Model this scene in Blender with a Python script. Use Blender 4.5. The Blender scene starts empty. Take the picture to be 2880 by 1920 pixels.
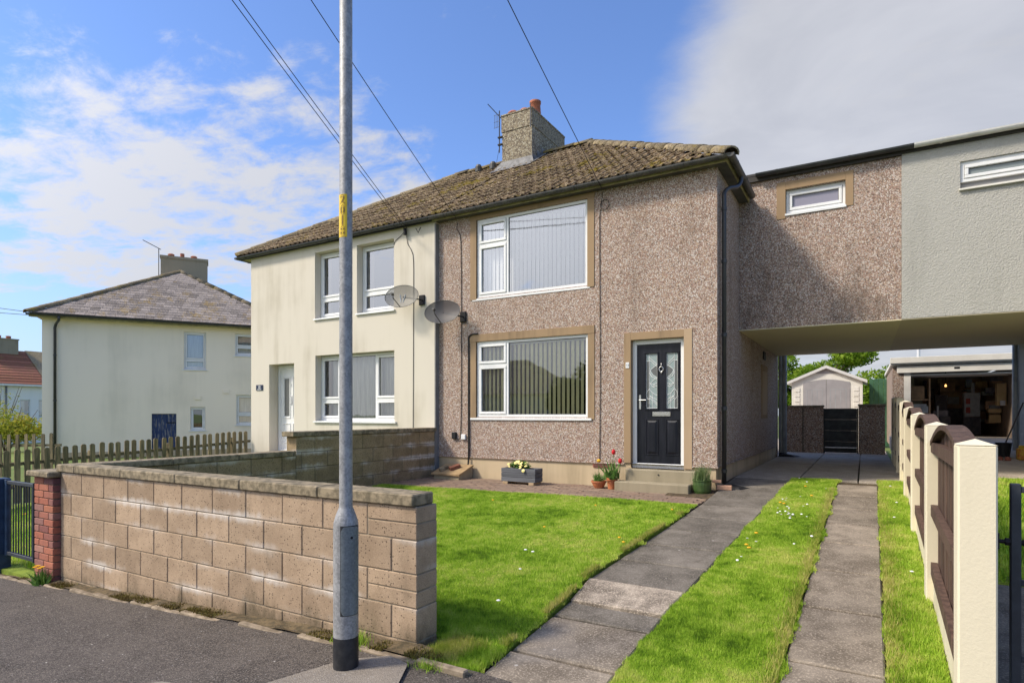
import bpy, bmesh, math, random
import numpy as np
from mathutils import Matrix, Vector
random.seed(7); RNG = np.random.default_rng(11)
rad = math.radians
scene = bpy.context.scene
COL = scene.collection
# ---------------------------------------------------------------- camera, world, sun, exposure
EYE = 1.5
YAW = rad(30.392)
cam_d = bpy.data.cameras.new('camera'); cam = bpy.data.objects.new('camera', cam_d); COL.objects.link(cam)
cam.location = (0, 0, EYE); cam.rotation_euler = (rad(90), 0, YAW)
cam_d.sensor_width = 36.0; cam_d.lens = 21.1; cam_d.shift_y = 0.0715; cam_d.clip_start = 0.05; cam_d.clip_end = 3000
scene.camera = cam
SUN_EL, SUN_AZ = rad(45), rad(48)            # azimuth: to the left of the facade's normal
sd = bpy.data.lights.new('sun', 'SUN'); sd.energy = 1.95; sd.angle = rad(9.0); sd.color = (1.0, 0.90, 0.76)
sun = bpy.data.objects.new('sun', sd); COL.objects.link(sun)
ld = Vector((math.sin(SUN_AZ)*math.cos(SUN_EL), math.cos(SUN_AZ)*math.cos(SUN_EL), -math.sin(SUN_EL)))
sun.rotation_euler = ld.to_track_quat('-Z', 'Y').to_euler(); sun.location = (-6, -15, 12)
vs = scene.view_settings
vs.view_transform = 'Standard'; vs.look = 'None'; vs.gamma = 1.0; vs.exposure = 1.12; vs.use_curve_mapping = False
scene.cycles.max_bounces = 8; scene.cycles.transparent_max_bounces = 12
scene.cycles.use_denoising = True

def nd(nt, t, **kw):
    n = nt.nodes.new(t)
    for k, v in kw.items():
        if k.startswith('_'): setattr(n, k[1:], v)
        else:
            key = int(k[1:]) if k[0] == 'i' and k[1:].isdigit() else k
            s = n.inputs[key]
            if hasattr(v, 'is_output') or isinstance(v, bpy.types.NodeSocket): nt.links.new(v, s)
            else: s.default_value = v
    return n
def c4(c): return (c[0], c[1], c[2], 1.0)
def math_(nt, op, a, b=0.0, c=None, clamp=False):
    n = nt.nodes.new('ShaderNodeMath'); n.operation = op; n.use_clamp = clamp
    for i, v in enumerate((a, b, c)):
        if v is None: continue
        if isinstance(v, bpy.types.NodeSocket): nt.links.new(v, n.inputs[i])
        else: n.inputs[i].default_value = v
    return n.outputs[0]
def mixc(nt, fac, a, b, blend='MIX'):
    n = nt.nodes.new('ShaderNodeMix'); n.data_type = 'RGBA'; n.blend_type = blend
    for s, v in ((n.inputs[0], fac), (n.inputs[6], a), (n.inputs[7], b)):
        if isinstance(v, bpy.types.NodeSocket): nt.links.new(v, s)
        else: s.default_value = c4(v) if isinstance(v, (tuple, list)) else v
    return n.outputs[2]
def ramp(nt, fac, stops, interp='LINEAR'):
    n = nt.nodes.new('ShaderNodeValToRGB'); n.color_ramp.interpolation = interp
    els = n.color_ramp.elements
    while len(els) < len(stops): els.new(0.5)
    for e, (p, c) in zip(els, stops):
        e.position = p; e.color = c4(c) if isinstance(c, (tuple, list)) else (c, c, c, 1)
    nt.links.new(fac, n.inputs[0]); return n.outputs[0]
def sstep(nt, v, lo, hi):
    n = nt.nodes.new('ShaderNodeMapRange'); n.interpolation_type = 'SMOOTHSTEP'
    nt.links.new(v, n.inputs[0]); n.inputs[1].default_value = lo; n.inputs[2].default_value = hi
    return n.outputs[0]
def noise(nt, vec, scale, detail=3.0, rough=0.55, dist=0.0):
    n = nd(nt, 'ShaderNodeTexNoise', Scale=scale, Detail=detail, Roughness=rough, Distortion=dist)
    nt.links.new(vec, n.inputs['Vector']); return n.outputs[0]
def vmul(nt, vec, s):
    n = nt.nodes.new('ShaderNodeVectorMath'); n.operation = 'MULTIPLY'
    nt.links.new(vec, n.inputs[0]); n.inputs[1].default_value = s; return n.outputs[0]

# sky: Nishita with thin wind-drawn cloud and one broad cloud bank
world = bpy.data.worlds.new('World'); scene.world = world; world.use_nodes = True
wt = world.node_tree; wt.nodes.clear()
def build_sky(nt):
    sky = nd(nt, 'ShaderNodeTexSky', _sky_type='NISHITA', _sun_disc=False, _sun_elevation=SUN_EL,
             _sun_rotation=rad(180)+SUN_AZ, _air_density=1.0, _dust_density=0.6, _ozone_density=1.6)
    tc = nt.nodes.new('ShaderNodeTexCoord'); d = tc.outputs['Generated']
    nrm = nt.nodes.new('ShaderNodeVectorMath'); nrm.operation = 'NORMALIZE'; nt.links.new(d, nrm.inputs[0]); d = nrm.outputs[0]
    sp = nt.nodes.new('ShaderNodeSeparateXYZ'); nt.links.new(d, sp.inputs[0])
    zc = math_(nt, 'MAXIMUM', sp.outputs[2], 0.02)
    zz = math_(nt, 'ADD', zc, 0.10)
    px = math_(nt, 'DIVIDE', sp.outputs[0], zz); py = math_(nt, 'DIVIDE', sp.outputs[1], zz)
    cb = nt.nodes.new('ShaderNodeCombineXYZ'); nt.links.new(px, cb.inputs[0]); nt.links.new(py, cb.inputs[1])
    mp = nd(nt, 'ShaderNodeMapping'); nt.links.new(cb.outputs[0], mp.inputs[0])
    mp.inputs['Rotation'].default_value = (0, 0, rad(-28)); mp.inputs['Scale'].default_value = (1.0, 1.5, 1.0)
    P = mp.outputs[0]
    streak = noise(nt, P, 1.05, 8.0, 0.60, 0.25)
    fine = noise(nt, P, 4.6, 7.0, 0.66, 0.35)
    n1 = math_(nt, 'MULTIPLY_ADD', math_(nt, 'SUBTRACT', fine, 0.5), 0.62, math_(nt, 'MULTIPLY_ADD', math_(nt, 'SUBTRACT', streak, 0.5), 1.25, 0.55))
    soft = noise(nt, cb.outputs[0], 0.8, 5.0, 0.5, 0.2)
    def blob(v, lo, hi):
        v = Vector(v).normalized(); n = nt.nodes.new('ShaderNodeVectorMath'); n.operation = 'DOT_PRODUCT'
        nt.links.new(d, n.inputs[0]); n.inputs[1].default_value = v
        return sstep(nt, n.outputs[1], math.cos(rad(hi)), math.cos(rad(lo)))
    # wind-drawn cloud, thickest to the left of the view
    left = blob((-1.191, .461, .44), 2, 14)
    for v_, hi_ in (((-.961, .596, .37), 16), ((-.756, .716, .36), 12), ((-1.25, .40, .36), 10)): left = math_(nt, 'MAXIMUM', left, blob(v_, 3, hi_))
    south = blob((-.45, -.85, .30), 16, 66)
    cov = math_(nt, 'MULTIPLY_ADD', math_(nt, 'MAXIMUM', left, math_(nt, 'MULTIPLY', south, 1.9)), 0.25, n1)
    wisps = sstep(nt, cov, 0.65, 0.90)
    # cloud bank to the right
    bank = blob((0.16, 1.24, 0.47), 9, 28)
    bk = math_(nt, 'MULTIPLY_ADD', math_(nt, 'SUBTRACT', soft, 0.5), 1.0, bank)
    bk = math_(nt, 'MULTIPLY_ADD', math_(nt, 'SUBTRACT', fine, 0.5), 0.30, bk)
    bankm = sstep(nt, bk, 0.15, 0.70)
    # pale veil low over the horizon
    veil = math_(nt, 'MULTIPLY', sstep(nt, sp.outputs[2], 0.30, 0.0), 0.55)
    blue = mixc(nt, 1.0, sky.outputs[0], SKY_TINT, 'MULTIPLY')
    base = mixc(nt, veil, blue, SKY_VEIL)
    shade = noise(nt, cb.outputs[0], 1.9, 5.0, 0.55, 0.4)
    ccol = mixc(nt, sstep(nt, shade, 0.36, 0.66), CLOUD_D, CLOUD_L)
    # cloud brightened towards the sun: extra glow added to raise the ambient light
    sv = Vector((-math.sin(SUN_AZ)*math.cos(SUN_EL), -math.cos(SUN_AZ)*math.cos(SUN_EL), math.sin(SUN_EL)))
    dn = nt.nodes.new('ShaderNodeVectorMath'); dn.operation = 'DOT_PRODUCT'; nt.links.new(d, dn.inputs[0]); dn.inputs[1].default_value = sv
    gl_ = math_(nt, 'MULTIPLY_ADD', math_(nt, 'POWER', math_(nt, 'MAXIMUM', dn.outputs[1], 0.0), 4.0), 3.0, 1.0)
    gv = nt.nodes.new('ShaderNodeCombineXYZ')
    for i in range(3): nt.links.new(gl_, gv.inputs[i])
    CL = mixc(nt, 1.0, CLOUD_L, gv.outputs[0], 'MULTIPLY')
    c1 = mixc(nt, math_(nt, 'MULTIPLY', wisps, 0.92), base, CL)
    c2 = mixc(nt, math_(nt, 'MULTIPLY', bankm, 0.90), c1, ccol)
    bg = nd(nt, 'ShaderNodeBackground', Strength=0.1); nt.links.new(c2, bg.inputs[0])
    out = nt.nodes.new('ShaderNodeOutputWorld'); nt.links.new(bg.outputs[0], out.inputs[0])
SKY_TINT = (0.72, 0.84, 1.10)
SKY_VEIL = (2.2, 2.55, 3.05)
CLOUD_L = (3.15, 3.17, 3.32)
CLOUD_D = (2.7, 2.74, 2.92)
build_sky(wt)

# ---------------------------------------------------------------- mesh helpers
XF = Matrix.Identity(4)
class MB:
    def __init__(s): s.v = []; s.f = []
    def add(s, vs, fs):
        b = len(s.v); s.v += [tuple(p) for p in vs]; s.f += [tuple(i+b for i in f) for f in fs]; return s
    def box(s, x0, x1, y0, y1, z0, z1):
        return s.add([(x0,y0,z0),(x1,y0,z0),(x1,y1,z0),(x0,y1,z0),(x0,y0,z1),(x1,y0,z1),(x1,y1,z1),(x0,y1,z1)],
                     [(0,3,2,1),(4,5,6,7),(0,1,5,4),(1,2,6,5),(2,3,7,6),(3,0,4,7)])
    def cbox(s, x0, x1, y0, y1, z0, z1, c=0.006):
        # box with chamfered edges
        cx, cy, cz = (x0+x1)/2, (y0+y1)/2, (z0+z1)/2; hx, hy, hz = abs(x1-x0)/2, abs(y1-y0)/2, abs(z1-z0)/2
        c = min(c, hx*.45, hy*.45, hz*.45); V = []; idx = {}
        for sx in (-1, 1):
            for sy in (-1, 1):
                for sz in (-1, 1):
                    for a in range(3):
                        h = [hx-c, hy-c, hz-c]; h[a] += c
                        idx[(sx,sy,sz,a)] = len(V); V.append((cx+sx*h[0], cy+sy*h[1], cz+sz*h[2]))
        F = []
        for a in range(3):
            o = [i for i in range(3) if i != a]
            for sg in (-1, 1):
                q = []
                for p in ((-1,-1),(1,-1),(1,1),(-1,1)):
                    k = [0,0,0]; k[a] = sg; k[o[0]] = p[0]; k[o[1]] = p[1]; q.append(idx[(k[0],k[1],k[2],a)])
                F.append(tuple(q))
        for a in range(3):
            o = [i for i in range(3) if i != a]
            for p in ((-1,-1),(1,-1),(1,1),(-1,1)):
                k = [0,0,0]; k[o[0]] = p[0]; k[o[1]] = p[1]
                k0 = list(k); k0[a] = -1; k1 = list(k); k1[a] = 1
                F.append((idx[(*k0,o[0])], idx[(*k1,o[0])], idx[(*k1,o[1])], idx[(*k0,o[1])]))
        for sx in (-1,1):
            for sy in (-1,1):
                for sz in (-1,1): F.append(tuple(idx[(sx,sy,sz,a)] for a in range(3)))
        return s.add(V, F)
    def prism(s, poly, a0, a1, axis='y'):
        # poly: list of 2D points; extruded along axis from a0 to a1
        n = len(poly)
        def m(p, a): return {'y': (p[0], a, p[1]), 'x': (a, p[0], p[1]), 'z': (p[0], p[1], a)}[axis]
        V = [m(p, a0) for p in poly] + [m(p, a1) for p in poly]
        F = [tuple(range(n)), tuple(range(2*n-1, n-1, -1))] + [(i, (i+1) % n, n+(i+1) % n, n+i) for i in range(n)]
        return s.add(V, F)
    def tube(s, pts, r, n=8, cap=True):
        pts = [Vector(p) for p in pts]; V = []; F = []
        rr = r if isinstance(r, (list, tuple)) else [r]*len(pts)
        up = None
        for i, p in enumerate(pts):
            t = (pts[min(i+1, len(pts)-1)] - pts[max(i-1, 0)]).normalized()
            if up is None:
                up = Vector((0,0,1)) if abs(t.z) < .9 else Vector((1,0,0))
            a = t.cross(up).normalized(); b = a.cross(t).normalized(); up = b
            for k in range(n):
                th = 2*math.pi*k/n; V.append(p + a*(rr[i]*math.cos(th)) + b*(rr[i]*math.sin(th)))
        for i in range(len(pts)-1):
            for k in range(n): F.append((i*n+k, i*n+(k+1) % n, (i+1)*n+(k+1) % n, (i+1)*n+k))
        if cap: F += [tuple(range(n-1, -1, -1)), tuple(range((len(pts)-1)*n, len(pts)*n))]
        return s.add(V, F)
    def lathe(s, prof, cx=0, cy=0, cz=0, n=20, a0=0, a1=360):
        full = abs(a1-a0) >= 360; m = n if full else n+1; V = []; F = []
        for (r, z) in prof:
            for k in range(m):
                th = rad(a0 + (a1-a0)*k/n); V.append((cx+r*math.cos(th), cy+r*math.sin(th), cz+z))
        for i in range(len(prof)-1):
            for k in range(n):
                k2 = (k+1) % m; F.append((i*m+k, i*m+k2, (i+1)*m+k2, (i+1)*m+k))
        return s.add(V, F)
    def quad(s, a, b, c, d): return s.add([a, b, c, d], [(0,1,2,3)])
    def mesh(s, name, smooth=False):
        me = bpy.data.meshes.new(name); me.from_pydata(s.v, [], s.f); me.validate(); 
        bm = bmesh.new(); bm.from_mesh(me); bmesh.ops.recalc_face_normals(bm, faces=bm.faces); bm.to_mesh(me); bm.free()
        if smooth: me.polygons.foreach_set('use_smooth', [True]*len(me.polygons))
        me.update(); return me
    def build(s, name, mat, parent=None, smooth=False, label=None): return ob(name, s.mesh(name, smooth), mat, parent, label=label)

def ob(name, me, mat=None, parent=None, M=None, label=None):
    """links a mesh object whose own matrix is given in the current frame XF; parents keep world coordinates"""
    o = bpy.data.objects.new(name, me); COL.objects.link(o)
    if mat is not None and me is not None:
        m = MATS[mat] if isinstance(mat, str) else mat
        if len(me.materials) == 0: me.materials.append(m)
        elif me.materials[0] != m:
            o.material_slots[0].link = 'OBJECT'; o.material_slots[0].material = m
    o.matrix_basis = XF @ (M if M is not None else Matrix.Identity(4))
    if parent is not None:
        o.parent = parent; o.matrix_parent_inverse = parent['_w'].inverted() if False else WORLD[parent.name].inverted()
    WORLD[o.name] = o.matrix_basis.copy()
    if label: o['label'] = label
    return o
WORLD = {}
def tag(o, label=None, cat=None, group=None, kind=None):
    if label: o['label'] = label
    if cat: o['category'] = cat
    if group: o['group'] = group
    if kind: o['kind'] = kind
    return o
def thing(name, label, cat, loc, group=None):
    o = bpy.data.objects.new(name, None); COL.objects.link(o); o.empty_display_size = .2
    o.matrix_basis = XF @ Matrix.Translation(loc); WORLD[o.name] = o.matrix_basis.copy()
    return tag(o, label, cat, group)
def struct(name, mb_or_me, mat):
    me = mb_or_me.mesh(name) if isinstance(mb_or_me, MB) else mb_or_me
    return tag(ob(name, me, mat), kind='structure')
def text_mesh(txt, size, depth=0.0):
    cu = bpy.data.curves.new('lettering', 'FONT'); cu.body = txt; cu.size = size; cu.align_x = 'CENTER'; cu.align_y = 'CENTER'; cu.extrude = depth; cu.offset = size*.035
    t = bpy.data.objects.new('lettering', cu); COL.objects.link(t)
    dg = bpy.context.evaluated_depsgraph_get(); me = bpy.data.meshes.new_from_object(t.evaluated_get(dg))
    bpy.data.objects.remove(t); return me
def np_mesh(name, V, F, nper, attr=None):
    """fast mesh: V (n,3), F flat indices, nper verts per face"""
    me = bpy.data.meshes.new(name); nf = len(F)//nper
    me.vertices.add(len(V)); me.vertices.foreach_set('co', V.astype(np.float32).ravel())
    me.loops.add(len(F)); me.loops.foreach_set('vertex_index', F.astype(np.int32))
    me.polygons.add(nf); me.polygons.foreach_set('loop_start', np.arange(0, nf*nper, nper, dtype=np.int32))
    me.polygons.foreach_set('loop_total', np.full(nf, nper, dtype=np.int32))
    me.update(calc_edges=True)
    if attr is not None:
        a = me.attributes.new('tint', 'FLOAT', 'POINT'); a.data.foreach_set('value', attr.astype(np.float32))
    return me
def lerp(a, b, t): return a + (b-a)*t
# ---------------------------------------------------------------- materials (all procedural)
MATS = {}
def begin(name):
    m = bpy.data.materials.new(name); m.use_nodes = True; nt = m.node_tree; nt.nodes.clear()
    p = nt.nodes.new('ShaderNodeBsdfPrincipled'); o = nt.nodes.new('ShaderNodeOutputMaterial'); nt.links.new(p.outputs[0], o.inputs[0])
    MATS[name] = m; return m, nt, p, o
def pos(nt): return nt.nodes.new('ShaderNodeNewGeometry').outputs['Position']
def orand(nt): return nt.nodes.new('ShaderNodeObjectInfo').outputs['Random']
def bump(nt, p, h, strength, dist):
    b = nd(nt, 'ShaderNodeBump', Strength=strength, Distance=dist); nt.links.new(h, b.inputs['Height']); nt.links.new(b.outputs[0], p.inputs['Normal'])
def put(nt, p, col, rough=0.8, metal=0.0, spec=0.4):
    if isinstance(col, bpy.types.NodeSocket): nt.links.new(col, p.inputs['Base Color'])
    else: p.inputs['Base Color'].default_value = c4(col)
    if isinstance(rough, bpy.types.NodeSocket): nt.links.new(rough, p.inputs['Roughness'])
    else: p.inputs['Roughness'].default_value = rough
    p.inputs['Metallic'].default_value = metal; p.inputs['Specular IOR Level'].default_value = spec
def simple(name, c1, c2=None, scale=6.0, rough=0.75, metal=0.0, spec=0.35, bs=None, bstr=0.3, bd=0.003, rv=0.0, stretch=None, lo=0.35, hi=0.65):
    m, nt, p, o = begin(name); P = pos(nt)
    if stretch: P = vmul(nt, P, stretch)
    col = c1
    if c2 is not None: col = mixc(nt, sstep(nt, noise(nt, P, scale, 5.0, 0.6), lo, hi), c1, c2)
    if rv:
        f = math_(nt, 'MULTIPLY_ADD', orand(nt), 2*rv, 1-rv)
        cb = nt.nodes.new('ShaderNodeCombineXYZ')
        for i in range(3): nt.links.new(f, cb.inputs[i])
        col = mixc(nt, 1.0, col, cb.outputs[0], 'MULTIPLY')
    put(nt, p, col, rough, metal, spec)
    if bs: bump(nt, p, noise(nt, P, bs, 4.0, 0.65), bstr, bd)
    return m
def streaks(nt, P, sc=3.0):
    return noise(nt, vmul(nt, P, (1, 1, 0.10)), sc, 6.0, 0.6, 0.2)

def pebble(name, stops, scale, dirt, dirtamt, zstain=False):
    m, nt, p, o = begin(name); P = pos(nt)
    v = nd(nt, 'ShaderNodeTexVoronoi', _feature='F1', Scale=scale); nt.links.new(P, v.inputs['Vector'])
    sp = nt.nodes.new('ShaderNodeSeparateColor'); nt.links.new(v.outputs['Color'], sp.inputs[0])
    col = ramp(nt, sp.outputs[0], stops, 'CONSTANT')
    gap = sstep(nt, v.outputs['Distance'], 0.42, 0.72)
    col = mixc(nt, math_(nt, 'MULTIPLY', gap, 0.6), col, (0.13, 0.10, 0.075))
    big = noise(nt, P, 0.9, 5.0, 0.6); st = streaks(nt, P, 2.6)
    d = math_(nt, 'MULTIPLY', sstep(nt, math_(nt, 'MULTIPLY_ADD', st, 0.5, math_(nt, 'MULTIPLY', big, 0.5)), 0.5, 0.72), dirtamt)
    if zstain:
        s3 = nt.nodes.new('ShaderNodeSeparateXYZ'); nt.links.new(P, s3.inputs[0])
        zs_ = math_(nt, 'MULTIPLY', sstep(nt, s3.outputs[2], 4.7, 3.2), sstep(nt, noise(nt, vmul(nt, P, (1, 1, .7)), 1.5, 6.0, 0.7), 0.44, 0.64))
        d = math_(nt, 'MAXIMUM', d, math_(nt, 'MULTIPLY', zs_, 0.62))
    col = mixc(nt, d, col, dirt)
    put(nt, p, col, 0.85, 0, 0.3)
    bump(nt, p, math_(nt, 'SUBTRACT', 1.0, v.outputs['Distance']), 0.55, 0.008)
    return m
PB = [(0.0, (0.80, 0.73, 0.64)), (0.20, (0.52, 0.36, 0.28)), (0.42, (0.60, 0.46, 0.32)), (0.58, (0.40, 0.255, 0.19)), (0.74, (0.50, 0.40, 0.34)), (0.84, (0.15, 0.10, 0.078)), (0.93, (0.90, 0.86, 0.80))]
PB = [(p_, (c_[0]*.86, c_[1]*.82, c_[2]*.81)) for p_, c_ in PB]
PB = [(p_, tuple((x*.9+y*.1)*.92 for x, y in zip(c_, (.41, .32, .265)))) for p_, c_ in PB]
pebble('pebbledash', PB, 74.0, (0.14, 0.10, 0.072), 0.5)
PB2 = [(p_, tuple(x*1.06 for x in c_)) for p_, c_ in PB]
pebble('pebbledash_link', PB2, 70.0, (0.08, 0.062, 0.05), 0.4, zstain=True)
PB3 = [(p_, (c_[0]*.80, c_[1]*.77, c_[2]*.70)) for p_, c_ in PB]
pebble('pebbledash_dark', PB3, 50.0, (0.07, 0.06, 0.045), 0.6)
PBC = [(0.0, (0.44, 0.40, 0.30)), (0.25, (0.27, 0.22, 0.15)), (0.5, (0.34, 0.29, 0.19)), (0.7, (0.17, 0.14, 0.10)), (0.88, (0.11, 0.09, 0.07))]
pebble('chimney_dash', PBC, 38.0, (0.07, 0.065, 0.03), 0.7)

def render_wall(name, base, dirty, amt, bs=60, bstr=0.25, bd=0.004, streak=2.2):
    m, nt, p, o = begin(name); P = pos(nt)
    st = streaks(nt, P, streak); big = noise(nt, P, 0.7, 4.0, 0.55)
    f = math_(nt, 'MULTIPLY', sstep(nt, math_(nt, 'MULTIPLY_ADD', st, 0.6, math_(nt, 'MULTIPLY', big, 0.4)), 0.46, 0.72), amt)
    col = mixc(nt, f, base, dirty)
    put(nt, p, col, 0.85, 0, 0.25); bump(nt, p, noise(nt, P, bs, 4.0, 0.6), bstr, bd); return m
render_wall('cream_render', (0.645, 0.59, 0.49), (0.41, 0.36, 0.265), 0.8)
render_wall('cream_far', (0.93, 0.82, 0.655), (0.66, 0.585, 0.45), 0.5, 40, 0.2, 0.004, 1.6)
render_wall('white_far', (0.90, 0.86, 0.78), (0.75, 0.71, 0.63), 0.5)
render_wall('grey_roughcast', (0.45, 0.435, 0.385), (0.31, 0.30, 0.26), 0.65, 48, 1.0, 0.02)
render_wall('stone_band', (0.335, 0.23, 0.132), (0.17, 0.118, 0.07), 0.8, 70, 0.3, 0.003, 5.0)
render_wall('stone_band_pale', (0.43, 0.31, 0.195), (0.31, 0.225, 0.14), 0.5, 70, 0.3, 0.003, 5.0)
render_wall('plinth', (0.56, 0.44, 0.28), (0.24, 0.19, 0.11), 0.85, 60, 0.35, 0.004, 2.0)
render_wall('soffit_olive', (0.74, 0.66, 0.42), (0.62, 0.55, 0.34), 0.5)
render_wall('soffit_grey', (0.66, 0.57, 0.39), (0.56, 0.49, 0.34), 0.5)
render_wall('post_cream', (0.72, 0.645, 0.47), (0.47, 0.40, 0.25), 0.8, 70, 0.4, 0.004)
render_wall('concrete_step', (0.33, 0.28, 0.19), (0.17, 0.145, 0.09), 0.8, 60, 0.5, 0.004)

def block(name, c1, c2, white, pore=1.0, dark=0.5, soot=False):
    """dense concrete block: fine open pores, soot on the low courses, lime bloom along the joints"""
    m, nt, p, o = begin(name); P = pos(nt)
    tc = nt.nodes.new('ShaderNodeTexCoord'); sp = nt.nodes.new('ShaderNodeSeparateXYZ'); nt.links.new(tc.outputs['Object'], sp.inputs[0])
    col = mixc(nt, sstep(nt, noise(nt, P, 5.0, 6.0, 0.65), 0.3, 0.7), c1, c2)
    f = math_(nt, 'MULTIPLY_ADD', orand(nt), 0.30, 0.85); cb = nt.nodes.new('ShaderNodeCombineXYZ')
    for i in range(3): nt.links.new(f, cb.inputs[i])
    col = mixc(nt, 1.0, col, cb.outputs[0], 'MULTIPLY')
    v = nd(nt, 'ShaderNodeTexVoronoi', _feature='F1', Scale=52.0); nt.links.new(P, v.inputs['Vector'])
    sc = nt.nodes.new('ShaderNodeSeparateColor'); nt.links.new(v.outputs['Color'], sc.inputs[0])
    pr = math_(nt, 'MULTIPLY', sstep(nt, v.outputs['Distance'], 0.40, 0.12), math_(nt, 'GREATER_THAN', sc.outputs[0], 0.66))
    col = mixc(nt, math_(nt, 'MULTIPLY', sstep(nt, noise(nt, P, 120.0, 3.0, 0.7), 0.42, 0.66), 0.35), col, (0.13, 0.09, 0.055))
    col = mixc(nt, math_(nt, 'MULTIPLY', pr, 0.8*pore), col, (0.06, 0.045, 0.03))
    # lime bloom: drawn up and down from the bed joints in vertical wisps
    edge = math_(nt, 'ABSOLUTE', sp.outputs[2])
    stn = noise(nt, vmul(nt, P, (14, 14, 3.0)), 1.0, 5.0, 0.6); bigw = noise(nt, vmul(nt, P, (1.3, 1.3, 2.2)), 1.0, 3.0, 0.5)
    e = math_(nt, 'MULTIPLY_ADD', math_(nt, 'SUBTRACT', stn, 0.5), 0.10, edge)
    w = math_(nt, 'MULTIPLY', sstep(nt, e, 0.050, 0.116), sstep(nt, bigw, 0.47, 0.66))
    col = mixc(nt, math_(nt, 'MULTIPLY', w, white), col, (0.72, 0.68, 0.62))
    stain = sstep(nt, math_(nt, 'MULTIPLY_ADD', noise(nt, vmul(nt, P, (2.2, 2.2, 1.2)), 1.0, 6.0, 0.65), 1.0, 0.0), 0.55, 0.75)
    col = mixc(nt, math_(nt, 'MULTIPLY', stain, dark), col, (0.12, 0.095, 0.06))
    if soot:
        s3 = nt.nodes.new('ShaderNodeSeparateXYZ'); nt.links.new(P, s3.inputs[0])
        low = math_(nt, 'MULTIPLY_ADD', s3.outputs[0], -0.052, math_(nt, 'SUBTRACT', s3.outputs[2], 0.08))
        so = sstep(nt, math_(nt, 'MULTIPLY_ADD', math_(nt, 'SUBTRACT', noise(nt, vmul(nt, P, (3, 3, 1.5)), 1.0, 6.0, 0.7), 0.5), 0.9, low), 0.17, -0.10)
        col = mixc(nt, math_(nt, 'MULTIPLY', so, 0.75), col, (0.075, 0.062, 0.035))
    put(nt, p, col, 0.92, 0, 0.2)
    bump(nt, p, math_(nt, 'MULTIPLY_ADD', pr, -1.0, noise(nt, P, 110.0, 3.0, 0.6)), 0.45, 0.004); return m
block('block_tan', (0.465, 0.34, 0.228), (0.355, 0.255, 0.168), 0.65, 1.0, 0.40, True)
block('block_brown', (0.36, 0.27, 0.155), (0.26, 0.195, 0.11), 0.7, 1.0, 0.45)
simple('coping', (0.33, 0.265, 0.17), (0.14, 0.115, 0.072), 14.0, 0.9, bs=90, bstr=0.7, bd=0.005, rv=0.05)
simple('mortar', (0.30, 0.25, 0.18), (0.20, 0.165, 0.12), 9.0, 0.95)
simple('mortar_dark', (0.13, 0.105, 0.07), (0.09, 0.075, 0.05), 9.0, 0.95)
def brickm(name, stops, sc=40):
    m, nt, p, o = begin(name); P = pos(nt)
    col = ramp(nt, orand(nt), stops)
    col = mixc(nt, math_(nt, 'MULTIPLY', sstep(nt, noise(nt, P, 26.0, 5.0, 0.65), 0.45, 0.75), 0.4), col, (0.10, 0.06, 0.05))
    put(nt, p, col, 0.85, 0, 0.25); bump(nt, p, noise(nt, P, 120.0, 3.0, 0.6), 0.4, 0.003); return m
brickm('brick_red', [(0.0, (0.36, 0.12, 0.075)), (0.3, (0.42, 0.16, 0.10)), (0.5, (0.22, 0.085, 0.075)), (0.7, (0.40, 0.20, 0.15)), (0.85, (0.15, 0.07, 0.075)), (1.0, (0.45, 0.17, 0.09))])
brickm('paver', [(0.0, (0.245, 0.165, 0.115)), (0.5, (0.20, 0.145, 0.108)), (1.0, (0.30, 0.215, 0.15))])
brickm('brick_loose', [(0.0, (0.42, 0.25, 0.17)), (1.0, (0.50, 0.30, 0.20))])
brickm('brick_dark', [(0.0, (0.20, 0.085, 0.055)), (1.0, (0.24, 0.10, 0.06))])

def tile_mat(name, c1, c2, c3, moss, mossamt):
    m, nt, p, o = begin(name); P = pos(nt)
    r = orand(nt); n1 = noise(nt, P, 13.0, 6.0, 0.7)
    col = mixc(nt, sstep(nt, n1, 0.38, 0.62), c1, c2)
    col = mixc(nt, math_(nt, 'MULTIPLY', sstep(nt, noise(nt, P, 24.0, 4.0, 0.7), 0.52, 0.60), 0.8), col, c3)
    f = math_(nt, 'MULTIPLY_ADD', r, 0.55, 0.72); cb = nt.nodes.new('ShaderNodeCombineXYZ')
    for i in range(3): nt.links.new(f, cb.inputs[i])
    col = mixc(nt, 1.0, col, cb.outputs[0], 'MULTIPLY')
    mm = sstep(nt, math_(nt, 'MULTIPLY_ADD', noise(nt, P, 1.4, 4.0, 0.6), 0.6, math_(nt, 'MULTIPLY', noise(nt, P, 9.0, 5.0, 0.65), 0.5)), 0.575, 0.70)
    mc = mixc(nt, noise(nt, P, 40.0, 3.0, 0.6), moss, tuple(x*.45 for x in moss))
    col = mixc(nt, math_(nt, 'MULTIPLY', mm, mossamt), col, mc)
    put(nt, p, col, 0.95, 0, 0.15); bump(nt, p, noise(nt, P, 55.0, 5.0, 0.7), 0.9, 0.012); return m
tile_mat('roof_tile', (0.265, 0.19, 0.112), (0.085, 0.055, 0.04), (0.46, 0.37, 0.225), (0.34, 0.25, 0.03), 0.9)
tile_mat('slate', (0.30, 0.255, 0.22), (0.20, 0.17, 0.15), (0.40, 0.34, 0.28), (0.42, 0.27, 0.05), 0.6)
tile_mat('ridge_tile', (0.28, 0.22, 0.13), (0.15, 0.12, 0.085), (0.36, 0.30, 0.19), (0.35, 0.25, 0.05), 0.8)
tile_mat('red_tile', (0.34, 0.13, 0.08), (0.24, 0.10, 0.07), (0.38, 0.20, 0.10), (0.30, 0.24, 0.08), 0.4)
simple('roof_dark', (0.05, 0.045, 0.04))

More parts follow.
